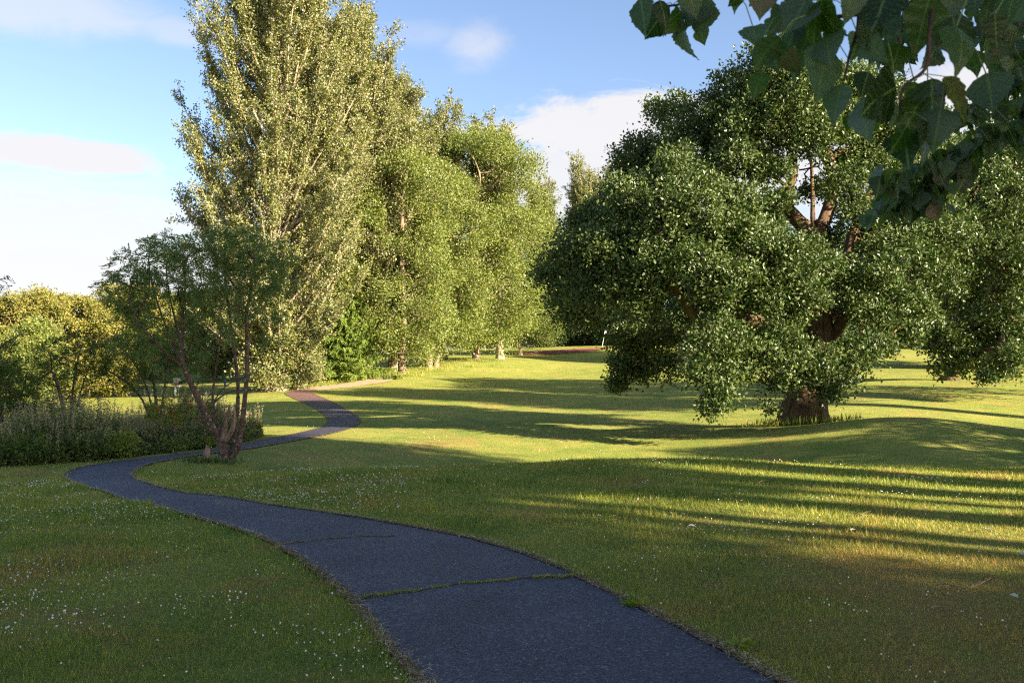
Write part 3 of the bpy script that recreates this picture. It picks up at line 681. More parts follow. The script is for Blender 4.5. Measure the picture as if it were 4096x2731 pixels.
grow_tree('oak_tree', 'broad dark oak at the right edge with low boughs over shaded grass', 'tree', B2,
          [(t2, None, None), ([t2[2], o2(2250, 690, 0), o2(2310, 660, -1), o2(2370, 600, -1)], 0, 2), ([t2[2], o2(2120, 660, 2), o2(2090, 600, 3)], 0, 2), ([t2[2], o2(2300, 720, -2), o2(2310, 800, -3.5)], 0, 2)],
          [(*o2(x, y, dy), r*(46.0+dy)/F/2.297*1.12) for x, y, r, dy in OL2], .6, L_oak, B_oak, td=46, k=14, size=.19, low=-.3, spread=.16, nattr=600, D=.5, kill=.6, Rtip=.012, nlimb=4, forced={i: v for i, v in enumerate([.55, .45, .4, .36, .3, .2, .12])}, up=.8)

# ------------------------------------------------------------ poplars
GP = 'tall poplars in the grove left of the fairway'
def gb(px, Y): return ground(px, Y)
p1 = poplar('poplar_tree', 'tallest poplar, its top cut off by the photo, left end of the grove', gb(278, 61), 31, 8.6, 3, n1=230, R0=.5, twn=13, per=56, size=.145, h0=.03, group=GP)
p2 = poplar('poplar_tree', 'poplar with bare pale trunk showing behind the spruce', gb(366, 72), 28, 6.2, 5, n1=160, R0=.34, twn=11, per=44, group=GP)
p3 = dup(p2, gb(322, 71), 'poplar wedged behind the tallest one and the pale trunked one', 2.1, (1.05, 1.05, .95), GP)
dup(p2, gb(394, 76), 'poplar filling the skyline right of the pale trunked one', 4.0, (.95, .95, .87), GP)
p4 = poplar('poplar_tree', 'slender poplar, left of the pair with brush-like tops behind the limes', gb(444, 88), 17.8, 4.6, 8, n1=120, R0=.35, twn=10, per=40, elev=(56, 74), h0=.2, prof=lambda s: min(1, .5+s)*(1-max(0, s-.7)**1.5*4.6), group=GP, size=.19)
dup(p4, gb(500, 90), 'slender poplar, right of the pair with brush-like tops, leaning sparse to the right', 1.3, (1.0, 1.0, .95), GP)
GF = 'distant pale poplars beyond the green'
dup(p4, gb(546, 150), 'distant pale poplar, left and shorter of the ones beyond the green', .4, (.95, .95, 1.13), GF)
dup(p4, gb(584, 152), 'distant pale poplar, middle and fullest of the ones beyond the green', 2.4, (1.15, 1.15, 1.26), GF)
dup(p4, gb(612, 155), 'distant pale poplar half hidden behind the dark side of the huge oak', 4.4, (1.1, 1.1, 1.27), GF)
# bright rounded trees
GL = 'bright green lime trees along the fairway edge'
l1 = simple_tree('lime_tree', 'bright green lime with pale trunk in sun, nearest where the dirt path ends', 'tree', gb(402, 71.5), 17.5, 1.4, 5.6, L_lime, B_gen, 11, nl=46, r0=1.0, r1=1.7, td=30, k=15, size=.18, spread=.3, R0=.3, group=GL)
l2 = simple_tree('lime_tree', 'largest bright yellowish lime, domed crown at the right end of the grove', 'tree', gb(476, 86), 21.5, 1.6, 8.4, L_lime, B_gen, 12, nl=84, r0=1.3, r1=2.2, td=24, k=15, size=.2, spread=.36, R0=.34, group=GL)
dup(l1, gb(429, 77), 'bright lime with dark twin-looking trunk in the middle of the grove', 2.2, (1.05, 1.05, 1.0), GL)
dup(l1, gb(391, 76), 'lime standing in shade directly behind the nearest bright one', 4.0, (.95, .95, .95), GL)
dup(l1, gb(436, 79), 'lime with leaning trunk close beside the twin-looking one', 5.2, (.9, .9, 1.02), GL)
dup(l2, gb(520, 104), 'smaller pale lime at the foot of the far mound, right of the largest lime', 1.2, (.75, .75, .78), GL)
dup(l1, gb(330, 74), 'lime filling the gap between the tallest poplar and the spruce', 1.0, (1.1, 1.1, .9), GL)
# trees low at the left of the grove
sb = simple_tree('sallow_bush', 'dense sunlit bushy tree at the foot of the tallest poplar', 'tree', gb(268, 60), 7.0, .3, 2.6, L_pop, B_gen, 21, nl=24, r0=.8, r1=1.3, td=34, k=14, size=.17, spread=.16, R0=.15)
dup(sb, gb(298, 61), 'leafy undergrowth bush right of the tallest poplar trunk', 2, (.9, .9, .8))
dup(sb, gb(214, 78), 'sunlit bushy tree seen between the rowan stems', 1, (1.2, 1.2, 1.1))
# dark trees behind
GD = 'dark broadleaf trees closing the view behind the green'
d1 = simple_tree('broadleaf_tree', 'dark round tree at the right of the grove behind the green', 'tree', gb(548, 128), 15, -.6, 6.0, L_dark, B_gen, 31, nl=40, r0=1.5, r1=2.4, td=16, k=13, size=.27, spread=.28, R0=.4, group=GD)
k = 0
for px, Y, s, lab in ((590, 130, 1.15, 'dark round tree directly behind the flagstick'), (630, 128, 1.3, 'dark tree seen under the left drooping bough of the huge oak'), (672, 126, 1.2, 'dark tree behind the left limb of the huge oak'),
                      (720, 124, 1.1, 'dark tree far behind the middle of the huge oak'), (765, 122, 1.2, 'dark tree far behind, just left of the huge oak trunk'), (812, 120, 1.1, 'dark tree far behind the huge oak trunk'),
                      (515, 126, .8, 'low dark tree behind the far mound, beside the pale lime'), (860, 128, 1.0, 'far dark tree right of the huge oak trunk'), (905, 132, .95, 'far dark tree between the two oaks'), (955, 136, .95, 'far dark tree under the boughs of the right oak'),
                      (1010, 135, 1.0, 'far dark tree at the right edge of the photo'), (470, 128, .9, 'dark tree far behind the largest lime'), (420, 125, .8, 'dark tree glimpsed behind the grove trunks'), (1060, 130, 1.0, 'far dark tree just past the right edge')):
    k += 1; dup(d1, gb(px, Y), lab, k*1.7, (s, s, s*(.9+.07*(k % 3))), GD)
# golden hedge trees at the left
GH = 'golden green trees beyond the far lawn'
h1 = simple_tree('chestnut_tree', 'golden round tree, highest of the far row at the left edge', 'tree', gb(40, 60), 11.4, .2, 5.2, L_yel, B_gen, 41, nl=38, r0=1.2, r1=1.9, td=26, k=13, size=.24, spread=.2, R0=.3, group=GH)
h1.scale = (.64, .64, .62)
for i, (px, Y, s, sz, lab) in enumerate(((-8, 58, .62, .58, 'golden round tree cut by the left edge'), (74, 61, .66, .60, 'golden tree second from the left in the far row'), (106, 63, .58, .58, 'golden tree of the far row, touching the rowan crown'),
        (140, 104, .9, .85, 'golden tree of the far row behind the rowan crown'), (176, 110, .8, .75, 'small golden tree behind the pale pole'), (212, 112, .8, .7, 'small golden tree behind the litter bin'), (246, 112, .85, .8, 'golden tree behind the rowan stems'), (-45, 59, .64, .64, 'golden tree just past the left edge'),
        (285, 116, .9, .8, 'golden tree glimpsed behind the tallest poplar'), (330, 120, 1, .8, 'golden tree glimpsed behind the spruce'))):
    dup(h1, gb(px, Y), lab, i*1.3+.6, (s, s, sz), GH)
g1 = simple_tree('broadleaf_tree', 'fresh green round tree in front of the golden row', 'tree', gb(34, 53), 7.9, .2, 3.4, L_lime, B_gen, 44, nl=26, r0=.9, r1=1.4, td=28, k=13, size=.2, spread=.18, R0=.2)
g1.scale = (.66, .66, .64)
dup(g1, gb(108, 84), 'small green tree on the far lawn, left of the bin', 2, (.8, .8, .72))
dup(g1, gb(150, 88), 'low green tree at the far lawn edge, right of the small one', 3, (.8, .8, .5))

# ------------------------------------------------------------ spruce
def spruce(name, label, base, H, W, seed):
    r = np.random.default_rng(seed); root = empty(name, base, label, 'tree')
    tk = MB(); tk.tube([[0, 0, -.2], [0, 0, H*.5], [0, 0, H]], [.2, .12, .02], 10); tk.build('trunk', B_gen, root, True)
    br, LP, LA = MB(), [], []
    n = 150
    for i in range(n):
        s = (i+.5)/n; z = .5+(H-.6)*s; L = W*(1-s)**.75*r.uniform(.45, 1.15)+.2; a = i*2.399; e = R(18-34*(1-s)); p = np.array([0, 0, z]); pts = [p]
        for q in range(8):
            e2 = e+R(-8+3.2*q); p = p+np.array([math.cos(a)*math.cos(e2), math.sin(a)*math.cos(e2), math.sin(e2)])*L/8; pts.append(p)
        pts = np.array(pts); br.tube(pts, np.linspace(.035, .008, 9), 4, False)
        for j in range(int(16*L)):
            u = r.uniform(.15, 1)*8; k = min(int(u), 7); q0 = pts[k]+(pts[k+1]-pts[k])*(u-k); sd_ = r.choice([-1, 1])
            d = nrm(np.array([math.cos(a+sd_*.9), math.sin(a+sd_*.9), -.75])+r.normal(0, .25, 3)); l = r.uniform(.25, .75)*(1.1-u/12)
            tt = np.linspace(.05, 1, int(26*l)+4); Pq = q0+d[None]*l*tt[:, None]+np.array([0, 0, -.12])[None]*(tt**2)[:, None]
            for _ in range(3): LP.append(Pq+r.normal(0, .008, Pq.shape)); LA.append(nrm(d[None]*1.0+r.normal(0, .55, Pq.shape)))
    br.build('branches', B_dark, root); P = np.concatenate(LP); A = np.concatenate(LA); ok = P[:, 2] > .1
    m = MB(); leaf_quads(m, P[ok], A[ok], r.uniform(.09, .16, ok.sum()), .32, .4); m.build('needles', L_spr, root)
spruce('spruce_tree', 'drooping light green spruce in front of the pale trunk, by the dirt path', gb(343, 69), 7.6, 4.4, 4)

# ------------------------------------------------------------ rowan by the path
RB = hit(227, 460); RY = RB[1]
def rw(x, y, dy=0.0): return at(x, y, RY+dy)
def pinnate(m, T, O, size, k=5, droop=.35):
    """compound leaves: a stalk direction with paired narrow leaflets"""
    n = len(T)*k; P = np.repeat(T, k, 0)+rng.normal(size=(n, 3))*.05; D = nrm(np.repeat(O, k, 0)*.5+rng.normal(size=(n, 3))*.7+np.array([0, 0, .05]))
    side = nrm(np.cross(D, rng.normal(size=(n, 3))*.5+np.array([0, 0, 1.]))); L = rng.uniform(.75, 1.2, n)*size
    Ps, As, Ss = [], [], []
    for j in range(5):
        q = P+D*(L*(j+.6)/5)[:, None]+np.array([0, 0, -droop])*(L*((j+.6)/5)**2)[:, None]
        for sg in (-1, 1): Ps.append(q); As.append(nrm(side*sg+D*.45+np.array([0, 0, -.2]))); Ss.append(L*.42*(1-.06*abs(j-2)))
    Ps.append(P+D*L[:, None]+np.array([0, 0, -droop])*L[:, None]); As.append(D); Ss.append(L*.4)
    leaf_quads(m, np.concatenate(Ps), np.concatenate(As), np.concatenate(Ss), .36, 1.2)
def berries(m, T, n, r=.012, k=10):
    c = T[rng.permutation(len(T))[:n]]; P = (np.repeat(c, k, 0)+rng.normal(size=(len(c)*k, 3))*np.array([.035, .035, .02]))
    V = P[:, None]+oct_v[None]*r; m.add(V.reshape(-1, 3), tris=(np.array(ot)[None]+np.arange(len(P))[:, None, None]*14).reshape(-1, 3))
m_berry, t = newmat('red_berries'); finish(t, principled(t, (.42, .05, .02), .35, .5))
def rowan(name, label, base, paths, lobes, R0, td, nattr, leafm, size=.17, k=4, D=.22, kill=.3, Rtip=.005, nlimb=5, nb=40, forced=None, group=None, bm=None, pw=2.3):
    base = np.array(base); root = empty(name, base, label, 'tree', group); lb = np.array([[*(np.array(l[:3])-base), l[3]] for l in lobes])
    T, O = lobe_tufts(lb, td, -.9, .8, sub=False)
    N, par, ns = colonize([([np.array(p)-base for p in pts], pp, pi) for pts, pp, pi in paths], T[rng.permutation(len(T))[:nattr]], D, kill)
    rad, ch = wood_from(N, par, R0, Rtip, pw, forced=forced); emit_wood(N, rad, ch, root, bm or B_row, nlimb, 0, .25)
    if leafm:
        m = MB(); pinnate(m, T, O, size, k); m.build('crown', leafm, root)
        if nb: m = MB(); berries(m, T, nb); m.build('berries', m_berry, root)
    return root
tr0 = [RB+np.array([-.03, 0, -.15]), rw(223, 452), rw(223, 444), rw(219, 436), rw(210, 425, -.1), rw(204, 412, -.2), rw(198, 396, -.3), rw(189, 380, -.4), rw(182, 366, -.4), rw(181, 350, -.4), rw(182, 330, -.4), rw(184, 305, -.2), rw(186, 280)]
rp = [(tr0, None, None),
 ([tr0[3], rw(222, 432), rw(217, 421), rw(212, 408, .2), rw(212, 392, .3), rw(215, 375, .3), rw(219, 350, .3), rw(222, 325, .4)], 0, 3),
 ([tr0[0], rw(234, 450, .15), rw(235, 430, .2), rw(238, 408, .2), rw(239, 385, .2), rw(236, 365, .2), rw(233, 345, .3), rw(231, 320, .4), rw(226, 290, .5), rw(224, 265, .5)], 0, 0),
 ([tr0[0], rw(239, 452, -.1), rw(241, 432, -.1), rw(244, 410, -.1), rw(246, 385, -.1), rw(248, 360, 0), rw(247, 335, 0), rw(245, 315, 0), rw(250, 290, .2), rw(255, 262, .2)], 0, 0),
 ([tr0[8], rw(170, 355, -.6), rw(158, 345, -.9), rw(145, 330, -1.1), rw(132, 318, -1.2)], 0, 8),
 ([tr0[8], rw(172, 340, .2), rw(162, 318, .4), rw(155, 295, .5), rw(150, 275, .6)], 0, 8),
 ([tr0[9], rw(176, 320, .6), rw(170, 300, .8), rw(166, 280, .9)], 0, 9)]
RL = [(130,278,20),(150,258,24),(172,250,20),(195,252,22),(120,295,14),(145,290,20),(170,285,20),(195,285,18),(222,245,24),(245,250,26),(268,255,20),(232,280,22),(258,285,22),(278,280,16),(212,310,13),(150,318,16),(130,320,14),
      (165,335,13),(120,340,12),(145,348,12),(270,310,14),(245,315,12),(190,322,11),(205,345,9),(155,365,9),(285,262,12),(108,285,8),(272,340,8),(225,335,8), (135,305,14),(182,300,14)]
lob = [(*rw(x, y, random.uniform(-1.3, 1.3)), r*RY/F*1.03) for x, y, r in RL]
fr = {}
for i, v in enumerate([.15, .125, .115, .095, .082, .077, .072, .066, .058, .045, .04, .03, .02]): fr[i] = v
ix = 13
for nn_, vals in ((7, [.045, .038, .034, .03, .026, .02, .015]), (9, [.062, .055, .05, .046, .042, .038, .033, .026, .02]), (9, [.07, .064, .058, .054, .05, .046, .04, .03, .02]), (4, [.035, .03, .025, .02]), (3, [.03, .025, .02]), (3, [.03, .025, .02])):
    for v in vals[:nn_]: fr[ix] = v; ix += 1
rroot = rowan('rowan_tree', 'slender multi-stemmed rowan with a broken stub, between path and clover lawn', RB, rp, lob, .13, 120, 1000, L_row, .2, 5, .2, .28, .004, 6, 26, fr)
m = MB()
def rel(p): return p-RB
m.tube([rel(rw(223, 440, -.1)), rel(rw(224, 430, -.12)), rel(rw(226, 420, -.12)), rel(rw(229, 411, -.1)), rel(rw(229.5, 405, -.1))], [.075, .055, .045, .04, .015], 8)
m.tube([rel(rw(226, 440, -.15)), rel(rw(232, 430, -.2)), rel(rw(235, 418, -.2)), rel(rw(234, 410, -.2))], [.06, .05, .045, .035], 8)
V = m.v; 
for a_ in V: a_ += rng.normal(0, .008, a_.shape)
m.build('broken_stub', B_dead, rroot)

GR = 'rowans growing in the weedy hollow'
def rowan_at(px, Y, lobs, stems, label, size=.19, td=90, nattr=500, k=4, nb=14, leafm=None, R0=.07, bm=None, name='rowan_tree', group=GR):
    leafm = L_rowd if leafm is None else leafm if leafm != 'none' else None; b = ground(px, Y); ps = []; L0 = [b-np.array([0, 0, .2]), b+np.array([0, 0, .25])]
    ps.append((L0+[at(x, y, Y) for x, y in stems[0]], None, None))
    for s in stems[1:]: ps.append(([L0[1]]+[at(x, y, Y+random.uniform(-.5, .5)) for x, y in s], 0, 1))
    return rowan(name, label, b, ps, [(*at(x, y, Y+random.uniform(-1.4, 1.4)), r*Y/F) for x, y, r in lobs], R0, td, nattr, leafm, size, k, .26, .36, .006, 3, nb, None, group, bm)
rowan_at(158, 30, [(120,345,18),(145,342,18),(170,345,16),(105,352,16),(130,358,20),(158,358,20),(185,358,16),(205,362,12),(112,374,16),(140,378,16),(170,376,16),(198,374,10),(92,370,12),(185,388,8)],
         [[(157,385),(150,365),(145,345)], [(150,385),(138,368),(125,350)], [(165,380),(170,360),(175,340)], [(145,390),(122,380),(105,368)]], 'rowan with several thin stems, right of the weedy hollow rowans, against the lit lawn')
rowan_at(70, 29, [(60,348,16),(85,342,16),(45,358,16),(70,362,18),(95,352,16),(50,378,18),(80,378,18),(30,365,16),(60,400,16),(90,398,14),(35,390,16)],
         [[(72,390),(75,370),(80,350)], [(62,390),(52,370),(48,350)], [(80,385),(92,360)]], 'dark rowan second from the left edge, over the deepest shade of the weeds')
rowan_at(8, 27, [(0,372,22),(-20,362,22),(20,375,20),(0,390,24),(-25,380,26),(25,398,20),(5,415,20),(40,410,14),(-20,410,24)],
         [[(8,400),(5,370),(0,345)], [(0,400),(-20,375),(-25,345)], [(20,395),(30,370)]], 'dark leafy thicket at the left edge of the photo', k=5, nb=0)
rowan_at(-2, 24, [(2,280,9),(-12,290,12),(-25,300,16),(5,300,6),(-20,330,14),(8,345,6),(-8,360,8)], [[(-30,400),(-30,340),(-18,300)], [(-25,380),(-5,345),(20,335),(30,330)], [(-25,400),(5,385),(32,372)]], 'gnarled twiggy tree leaning in from the left edge', td=40, nattr=250, k=3, nb=0, leafm=L_dark, bm=B_dark, name='twiggy_tree')
rowan_at(178, 25.5, [(160,405,9),(172,412,9),(150,412,7),(186,410,7),(168,398,6),(178,420,6)], [[(170,408)], [(160,410)]], 'yellow green rowan sapling laden with red berries among the weeds', .17, 260, 120, 4, 46, L_yg, .03, name='rowan_sapling')
rowan_at(208, 26, [(190,400,8),(205,408,9),(218,413,6),(180,418,5),(200,420,7)], [[(200,402)], [(212,408)]], 'red berried rowan sapling nearest the leaning rowan stem', .16, 220, 110, 4, 36, L_row, .03, name='rowan_sapling')
rowan_at(205, 29, [(205,372,10),(225,378,12),(245,385,10),(200,390,8),(215,362,6),(235,392,6)], [[(203,392),(200,378),(206,366)], [(212,395),(225,385),(240,378),(256,372)], [(208,396),(228,392),(250,388),(262,390)]], 'bare dead shrub with forked grey twigs beside the litter bin', .16, 60, 90, 4, 0, 'none', .045, bm=B_dark, name='dead_shrub', group=None)

# ------------------------------------------------------------ weed bed
front = [hit(*q)[:2] for q in ((-60, 469), (0, 467), (40, 464), (90, 461), (140, 456), (190, 450), (225, 446), (250, 441), (262, 437))]
WP = front+[np.array(ground(262, 33)[:2]), np.array(ground(240, 36)[:2]), np.array(ground(150, 37)[:2]), np.array(ground(0, 36)[:2]), np.array(ground(-60, 34)[:2])]
n = 26000; xa = np.array(WP); X = rng.uniform(xa[:, 0].min(), xa[:, 0].max(), n); Y = rng.uniform(xa[:, 1].min(), xa[:, 1].max(), n)
ok = in_poly(X, Y, WP); X, Y = X[ok], Y[ok]
fr_ = np.array([ (f[0], f[1]) for f in front]); fd = np.sqrt(((np.stack([X, Y], -1)[:, None]-dens(np.c_[fr_, fr_[:, :1]*0], 6)[None, :, :2])**2).sum(-1)).min(1)
ok = (rng.random(len(X)) < np.where(fd < 2.5, 1, .3)); X, Y, fd = X[ok], Y[ok], fd[ok]; X, Y, fd = X[:5200], Y[:5200], fd[:5200]; n = len(X); Z = gz(X, Y)
Hh = np.clip(.25+fd*.5, .2, .95)*rng.uniform(.5, 1.35, n)*(.95+.22*np.sin(X*1.3+Y*.7)+.15*np.sin(X*3.1-Y*2)); az = rng.uniform(0, 6.28, n); ln = rng.uniform(0, .22, n)
tipv = np.stack([np.cos(az)*ln*Hh, np.sin(az)*ln*Hh, Hh], -1); B0 = np.stack([X, Y, Z], -1)
st_ = MB(); w_ = .009; sdv = np.stack([np.sin(az+1), np.cos(az+1), 0*az], -1)*w_
st_.add(np.stack([B0-sdv, B0+sdv, B0+tipv], 1).reshape(-1, 3), tris=np.arange(n*3).reshape(-1, 3))
lv = MB(); K = 26; tt = rng.uniform(.12, .92, (n, K)); P = (B0[:, None]+tipv[:, None]*tt[..., None]).reshape(-1, 3); aa = rng.uniform(0, 6.28, n*K)
A = nrm(np.stack([np.cos(aa), np.sin(aa), rng.uniform(-.6, .5, n*K)], -1)); leaf_quads(lv, P, A, rng.uniform(.06, .14, n*K)*(1.25-.6*tt.ravel()), .42, 1.2)
sh = MB(); sel = np.where(rng.random(n) < np.where(fd > .7, .85, .15))[0]; K = 22; tt = rng.uniform(.86, 1.16, (len(sel), K)); P = (B0[sel][:, None]+tipv[sel][:, None]*tt[..., None]).reshape(-1, 3); P += rng.normal(0, .012, P.shape)
A = nrm(rng.normal(size=P.shape)*.7+np.array([0, 0, .2])); leaf_quads(sh, P, A, rng.uniform(.02, .05, len(P)), .6, .3)
wr = empty('weed_bed', (0, 0, 0), 'dense bed of tall nettles and brown seed heads left of the path bend', 'weeds'); wr['kind'] = 'stuff'
for nm, mb, mt in (('stems', st_, L_weed), ('leaves', lv, L_weed), ('seed_heads', sh, L_seed)):
    ob = mb.build(nm, mt, wr)
    ob['kind'] = 'stuff'

# rough grass at the foot of the grove and trunks
DPY = lambda x: np.interp(x, DL[:, 0], DL[:, 1])+.2
m = MB(); RGp = []
for px, Y, w_, n_ in ((402, 70.5, 1.6, 500), (430, 76, 2.5, 500), (474, 85, 1.6, 400), (280, 59.5, 3.0, 900), (340, 68, 4.5, 1800), (370, 70, 3.5, 900), (450, 80, 4, 600), (804, 31.6, 1.5, 900)):
    b = ground(px, Y); RGp.append(np.stack([b[0]+rng.normal(0, w_*.6, n_), b[1]+rng.normal(0, w_*.35, n_)], -1))
RG = np.concatenate(RGp); RG = RG[seg_dist(RG[:, 0], RG[:, 1]) > .1]; RG = RG[~((RG[:, 1] < DPY(RG[:, 0])) & (RG[:, 0] < -7))]; n = len(RG); Pz = np.c_[RG, gz(RG[:, 0], RG[:, 1])]
A = nrm(rng.normal(0, .35, (n, 3))+np.array([0, 0, 1.])); leaf_quads(m, Pz, A, rng.uniform(.15, .38, n), .09, 0)
tag(m.build('rough_grass', m_blade), 'longer rough grass around the feet of the trees', 'grass', kind='stuff')
# growth in the cracks across the path
def crack(a, b, dn_, label, hgt):
    A0, B0_ = hit(*dsp(*a)), hit(*dsp(*b)); n = dn_; u = rng.random(n); gate = (np.sin(u*17+a[0])+np.sin(u*41)*.7) > -.9 if hgt > .02 else (np.sin(u*13+a[0]) > .1)
    u = u[gate]; n = len(u); wob = .02*np.sin(u*19)+.012*np.sin(u*47); P = A0[None]*(1-u)[:, None]+B0_[None]*u[:, None]; P[:, 1] += wob+rng.normal(0, .010, n)+.10*np.sin(u*3.1)
    P[:, 2] = gz(P[:, 0], P[:, 1])+.018; D = nrm(rng.normal(0, .6, (n, 3))+np.array([0, 0, 1.])); m = MB()
    leaf_quads(m, P, D, rng.uniform(.4, 1, n)*hgt, .16, 0); tag(m.build('crack_grass', m_blade), label, 'grass', 'lines of grass growing across the path', 'stuff')
    uu = np.linspace(-.01, 1.01, 50); Q = A0[None]*(1-uu)[:, None]+B0_[None]*uu[:, None]; Q[:, 1] += .02*np.sin(uu*19)+.012*np.sin(uu*47)+.10*np.sin(uu*3.1)
    c1, c2 = Q.copy(), Q.copy(); c1[:, 1] -= .012; c2[:, 1] += .012
    return strip(c1, c2, 2, .030)
ck = crack((822, 1381), (1335, 1326), 2600, 'continuous line of grass across the path, nearest the viewer', .034)
c2 = crack((635, 1254), (905, 1236), 900, 'broken line of grass across the path, farther of the two', .022)
for V, Q in zip(c2.v, c2.q): ck.add(V, Q)
tag(ck.build('path_crack', m_lip), kind='structure')

# ------------------------------------------------------------ small things
m_steel, t = newmat('galvanised_steel'); co = objco(t); c = t.ramp(t.noise(co, 9, 4, .6), [(.3, (.32, .31, .31)), (.7, (.5, .49, .48))]); finish(t, principled(t, c, .45, .5, metal=.4))
m_blue, t = newmat('blue_paint'); finish(t, principled(t, (.03, .05, .16), .5, .4))
m_white, t = newmat('white_paint'); finish(t, principled(t, (.75, .73, .78), .5, .4))
m_mauve, t = newmat('mauve_cloth'); finish(t, principled(t, (.35, .28, .5), .8, .2))
b = hit(175.5, 397); root = empty('litter_bin', b, 'grey bucket litter bin hung on a short post on the far lawn', 'litter bin'); s = b[1]/F
m = MB(); m.box((0, 0, 8.5*s), (1.3*s, 1.3*s, 18*s)); m.build('post', m_steel, root)
m = MB(); m.box((-.5*s, -.2*s, 17*s), (3.2*s, 2*s, 5*s)); m.build('bracket', m_steel, root)
m = MB(); m.tube(np.array([[3.6, -.5, 10.5], [3.6, -.5, 11], [3.6, -.5, 14], [3.6, -.5, 17.5], [3.6, -.5, 18.2]])*s, np.array([2.1, 2.35, 2.7, 3.0, 3.1])*s, 20); m.build('bucket', m_steel, root, True)
m = MB(); m.tube(np.array([[3.6, -.5, 18.2], [3.6, -.5, 18.8], [3.6, -.5, 19.3]])*s, np.array([3.3, 3.2, 1.6])*s, 20); m.build('lid', m_steel, root, True)
def ypt(px, py, Y): return ground(px, Y)
b = hit(225, 386); s = b[1]/F; root = empty('marker_post', b, 'small dark blue marker post on the far lawn between the rowan stems', 'post'); m = MB(); m.box((0, 0, 2.8*s), (1.5*s, 1.2*s, 6*s)); m.build('post', m_blue, root); m = MB(); m.box((-.1*s, 0, 6*s), (2*s, 1.6*s, .6*s)); m.build('cap', m_blue, root)
b = ground(602, 119); s = 119/F; root = empty('flagstick', b, 'leaning white golf flagstick with a limp mauve flag on the far green', 'flagstick')
m = MB(); m.tube([[0, 0, -.1], [.45, 0, 2.3]], [.035, .03], 6); m.build('stick', m_white, root)
m = MB(); fv = np.array([[.45, 0, 2.3], [.62, .05, 2.1], [.6, -.05, 1.6], [.4, .03, 1.45], [.34, 0, 1.75]]); m.add(np.r_[fv, fv+np.array([0, .02, 0])], None, [[0, 1, 2], [0, 2, 3], [0, 3, 4], [7, 6, 5], [8, 7, 5], [9, 8, 5]]); m.build('flag', m_mauve, root)
b = gb(197, 105); s = 105/F; root = empty('utility_pole', b, 'pale wooden pole with a crossarm among the golden trees', 'pole'); m = MB(); m.tube([[0, 0, -.2], [0, 0, 56*s]], [.14, .1], 8); m.build('post', B_pop, root)
m = MB(); m.box((0, 0, 54*s), (9*s, .12, .15)); m.build('crossarm', B_pop, root)
for sx_ in (-3.6, 0, 3.6): m = MB(); m.tube(np.array([[sx_*s, 0, 54.6*s], [sx_*s, 0, 56.4*s]]), [.07, .05], 6); m.build('insulator', m_white, root)
b = hit(206, 461); root = empty('tree_stump', b, 'small jagged dark stump in the grass beside the rowan', 'stump'); m = MB()
m.tube([[0, 0, -.05], [.0, 0, .1], [.02, 0, .2], [.03, 0, .29], [.0, 0, .38]], [.11, .09, .075, .05, .012], 9)
for a_ in m.v: a_ += rng.normal(0, .009, a_.shape)
m.build('trunk', B_dead, root)
m = MB(); n = 420; P = np.c_[b[0]+rng.normal(.05, .32, n), b[1]+rng.normal(-.05, .18, n)]; P = np.c_[P, gz(P[:, 0], P[:, 1])]
leaf_quads(m, P, nrm(rng.normal(0, .6, (n, 3))+np.array([0, 0, .9])), rng.uniform(.06, .2, n), .2, .5)
tag(m.build('weed_clump', L_weed), 'grey green weeds and long grass around the small stump', 'weeds', kind='stuff')
def clump(px, py, label, n, r, sz, asp):
    b = hit(px, py); m = MB(); q = np.c_[rng.normal(0, r, n), rng.normal(0, r, n), np.zeros(n)]; A = nrm(q*1.2/r*.5+rng.normal(0, .25, (n, 3))+np.array([0, 0, .55])); P = q*.5
    leaf_quads(m, P, A, rng.uniform(.6, 1.2, n)*sz, asp, 1.5); o_ = m.build('weed_plant', L_yg if asp > .3 else L_weed); o_.location = b+np.array([0, 0, .01]); tag(o_, label, 'weed')
clump(634, 606, 'broad leaved weed in the grass at the right path edge near the crack', 26, .05, .08, .55)
clump(736, 648, 'pale green weed on the grass verge, nearest the bottom of the photo', 20, .05, .08, .6)
clump(392, 421, 'tuft of weeds on the lawn right of the far path bend', 30, .12, .2, .3) if False else None
def bushy(px, py, label, n, rx, h, mat, sz):
    b = hit(px, py)+np.array([0, .3, 0]); d = rdir(n); P = d*np.array([rx, rx*.6, h*.5])*(rng.random((n, 1))**.4)*(1+.25*np.sin(d[:, :1]*7))+np.array([0, 0, h*.5]); m = MB()
    leaf_quads(m, P, nrm(d*.6+rng.normal(0, .6, (n, 3))), rng.uniform(.6, 1.3, n)*sz, .6, .9); o_ = m.build('bramble_bush', mat); o_.location = b; tag(o_, label, 'bush', 'low bushes along the front of the weed bed')
bushy(118, 459, 'yellow green leafy bush at the front of the weed bed, brightest of the low ones', 420, .42, .75, L_yg, .09)
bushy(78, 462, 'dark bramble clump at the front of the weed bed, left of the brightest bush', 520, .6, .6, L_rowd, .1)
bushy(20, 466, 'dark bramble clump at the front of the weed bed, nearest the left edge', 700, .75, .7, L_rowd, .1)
bushy(172, 453, 'small yellowing leafy clump at the front of the weed bed, near the stump', 320, .5, .5, L_lime, .08)
bushy(200, 449, 'green leafy clump at the front of the weed bed, directly behind the stump', 300, .45, .45, L_yg, .07)
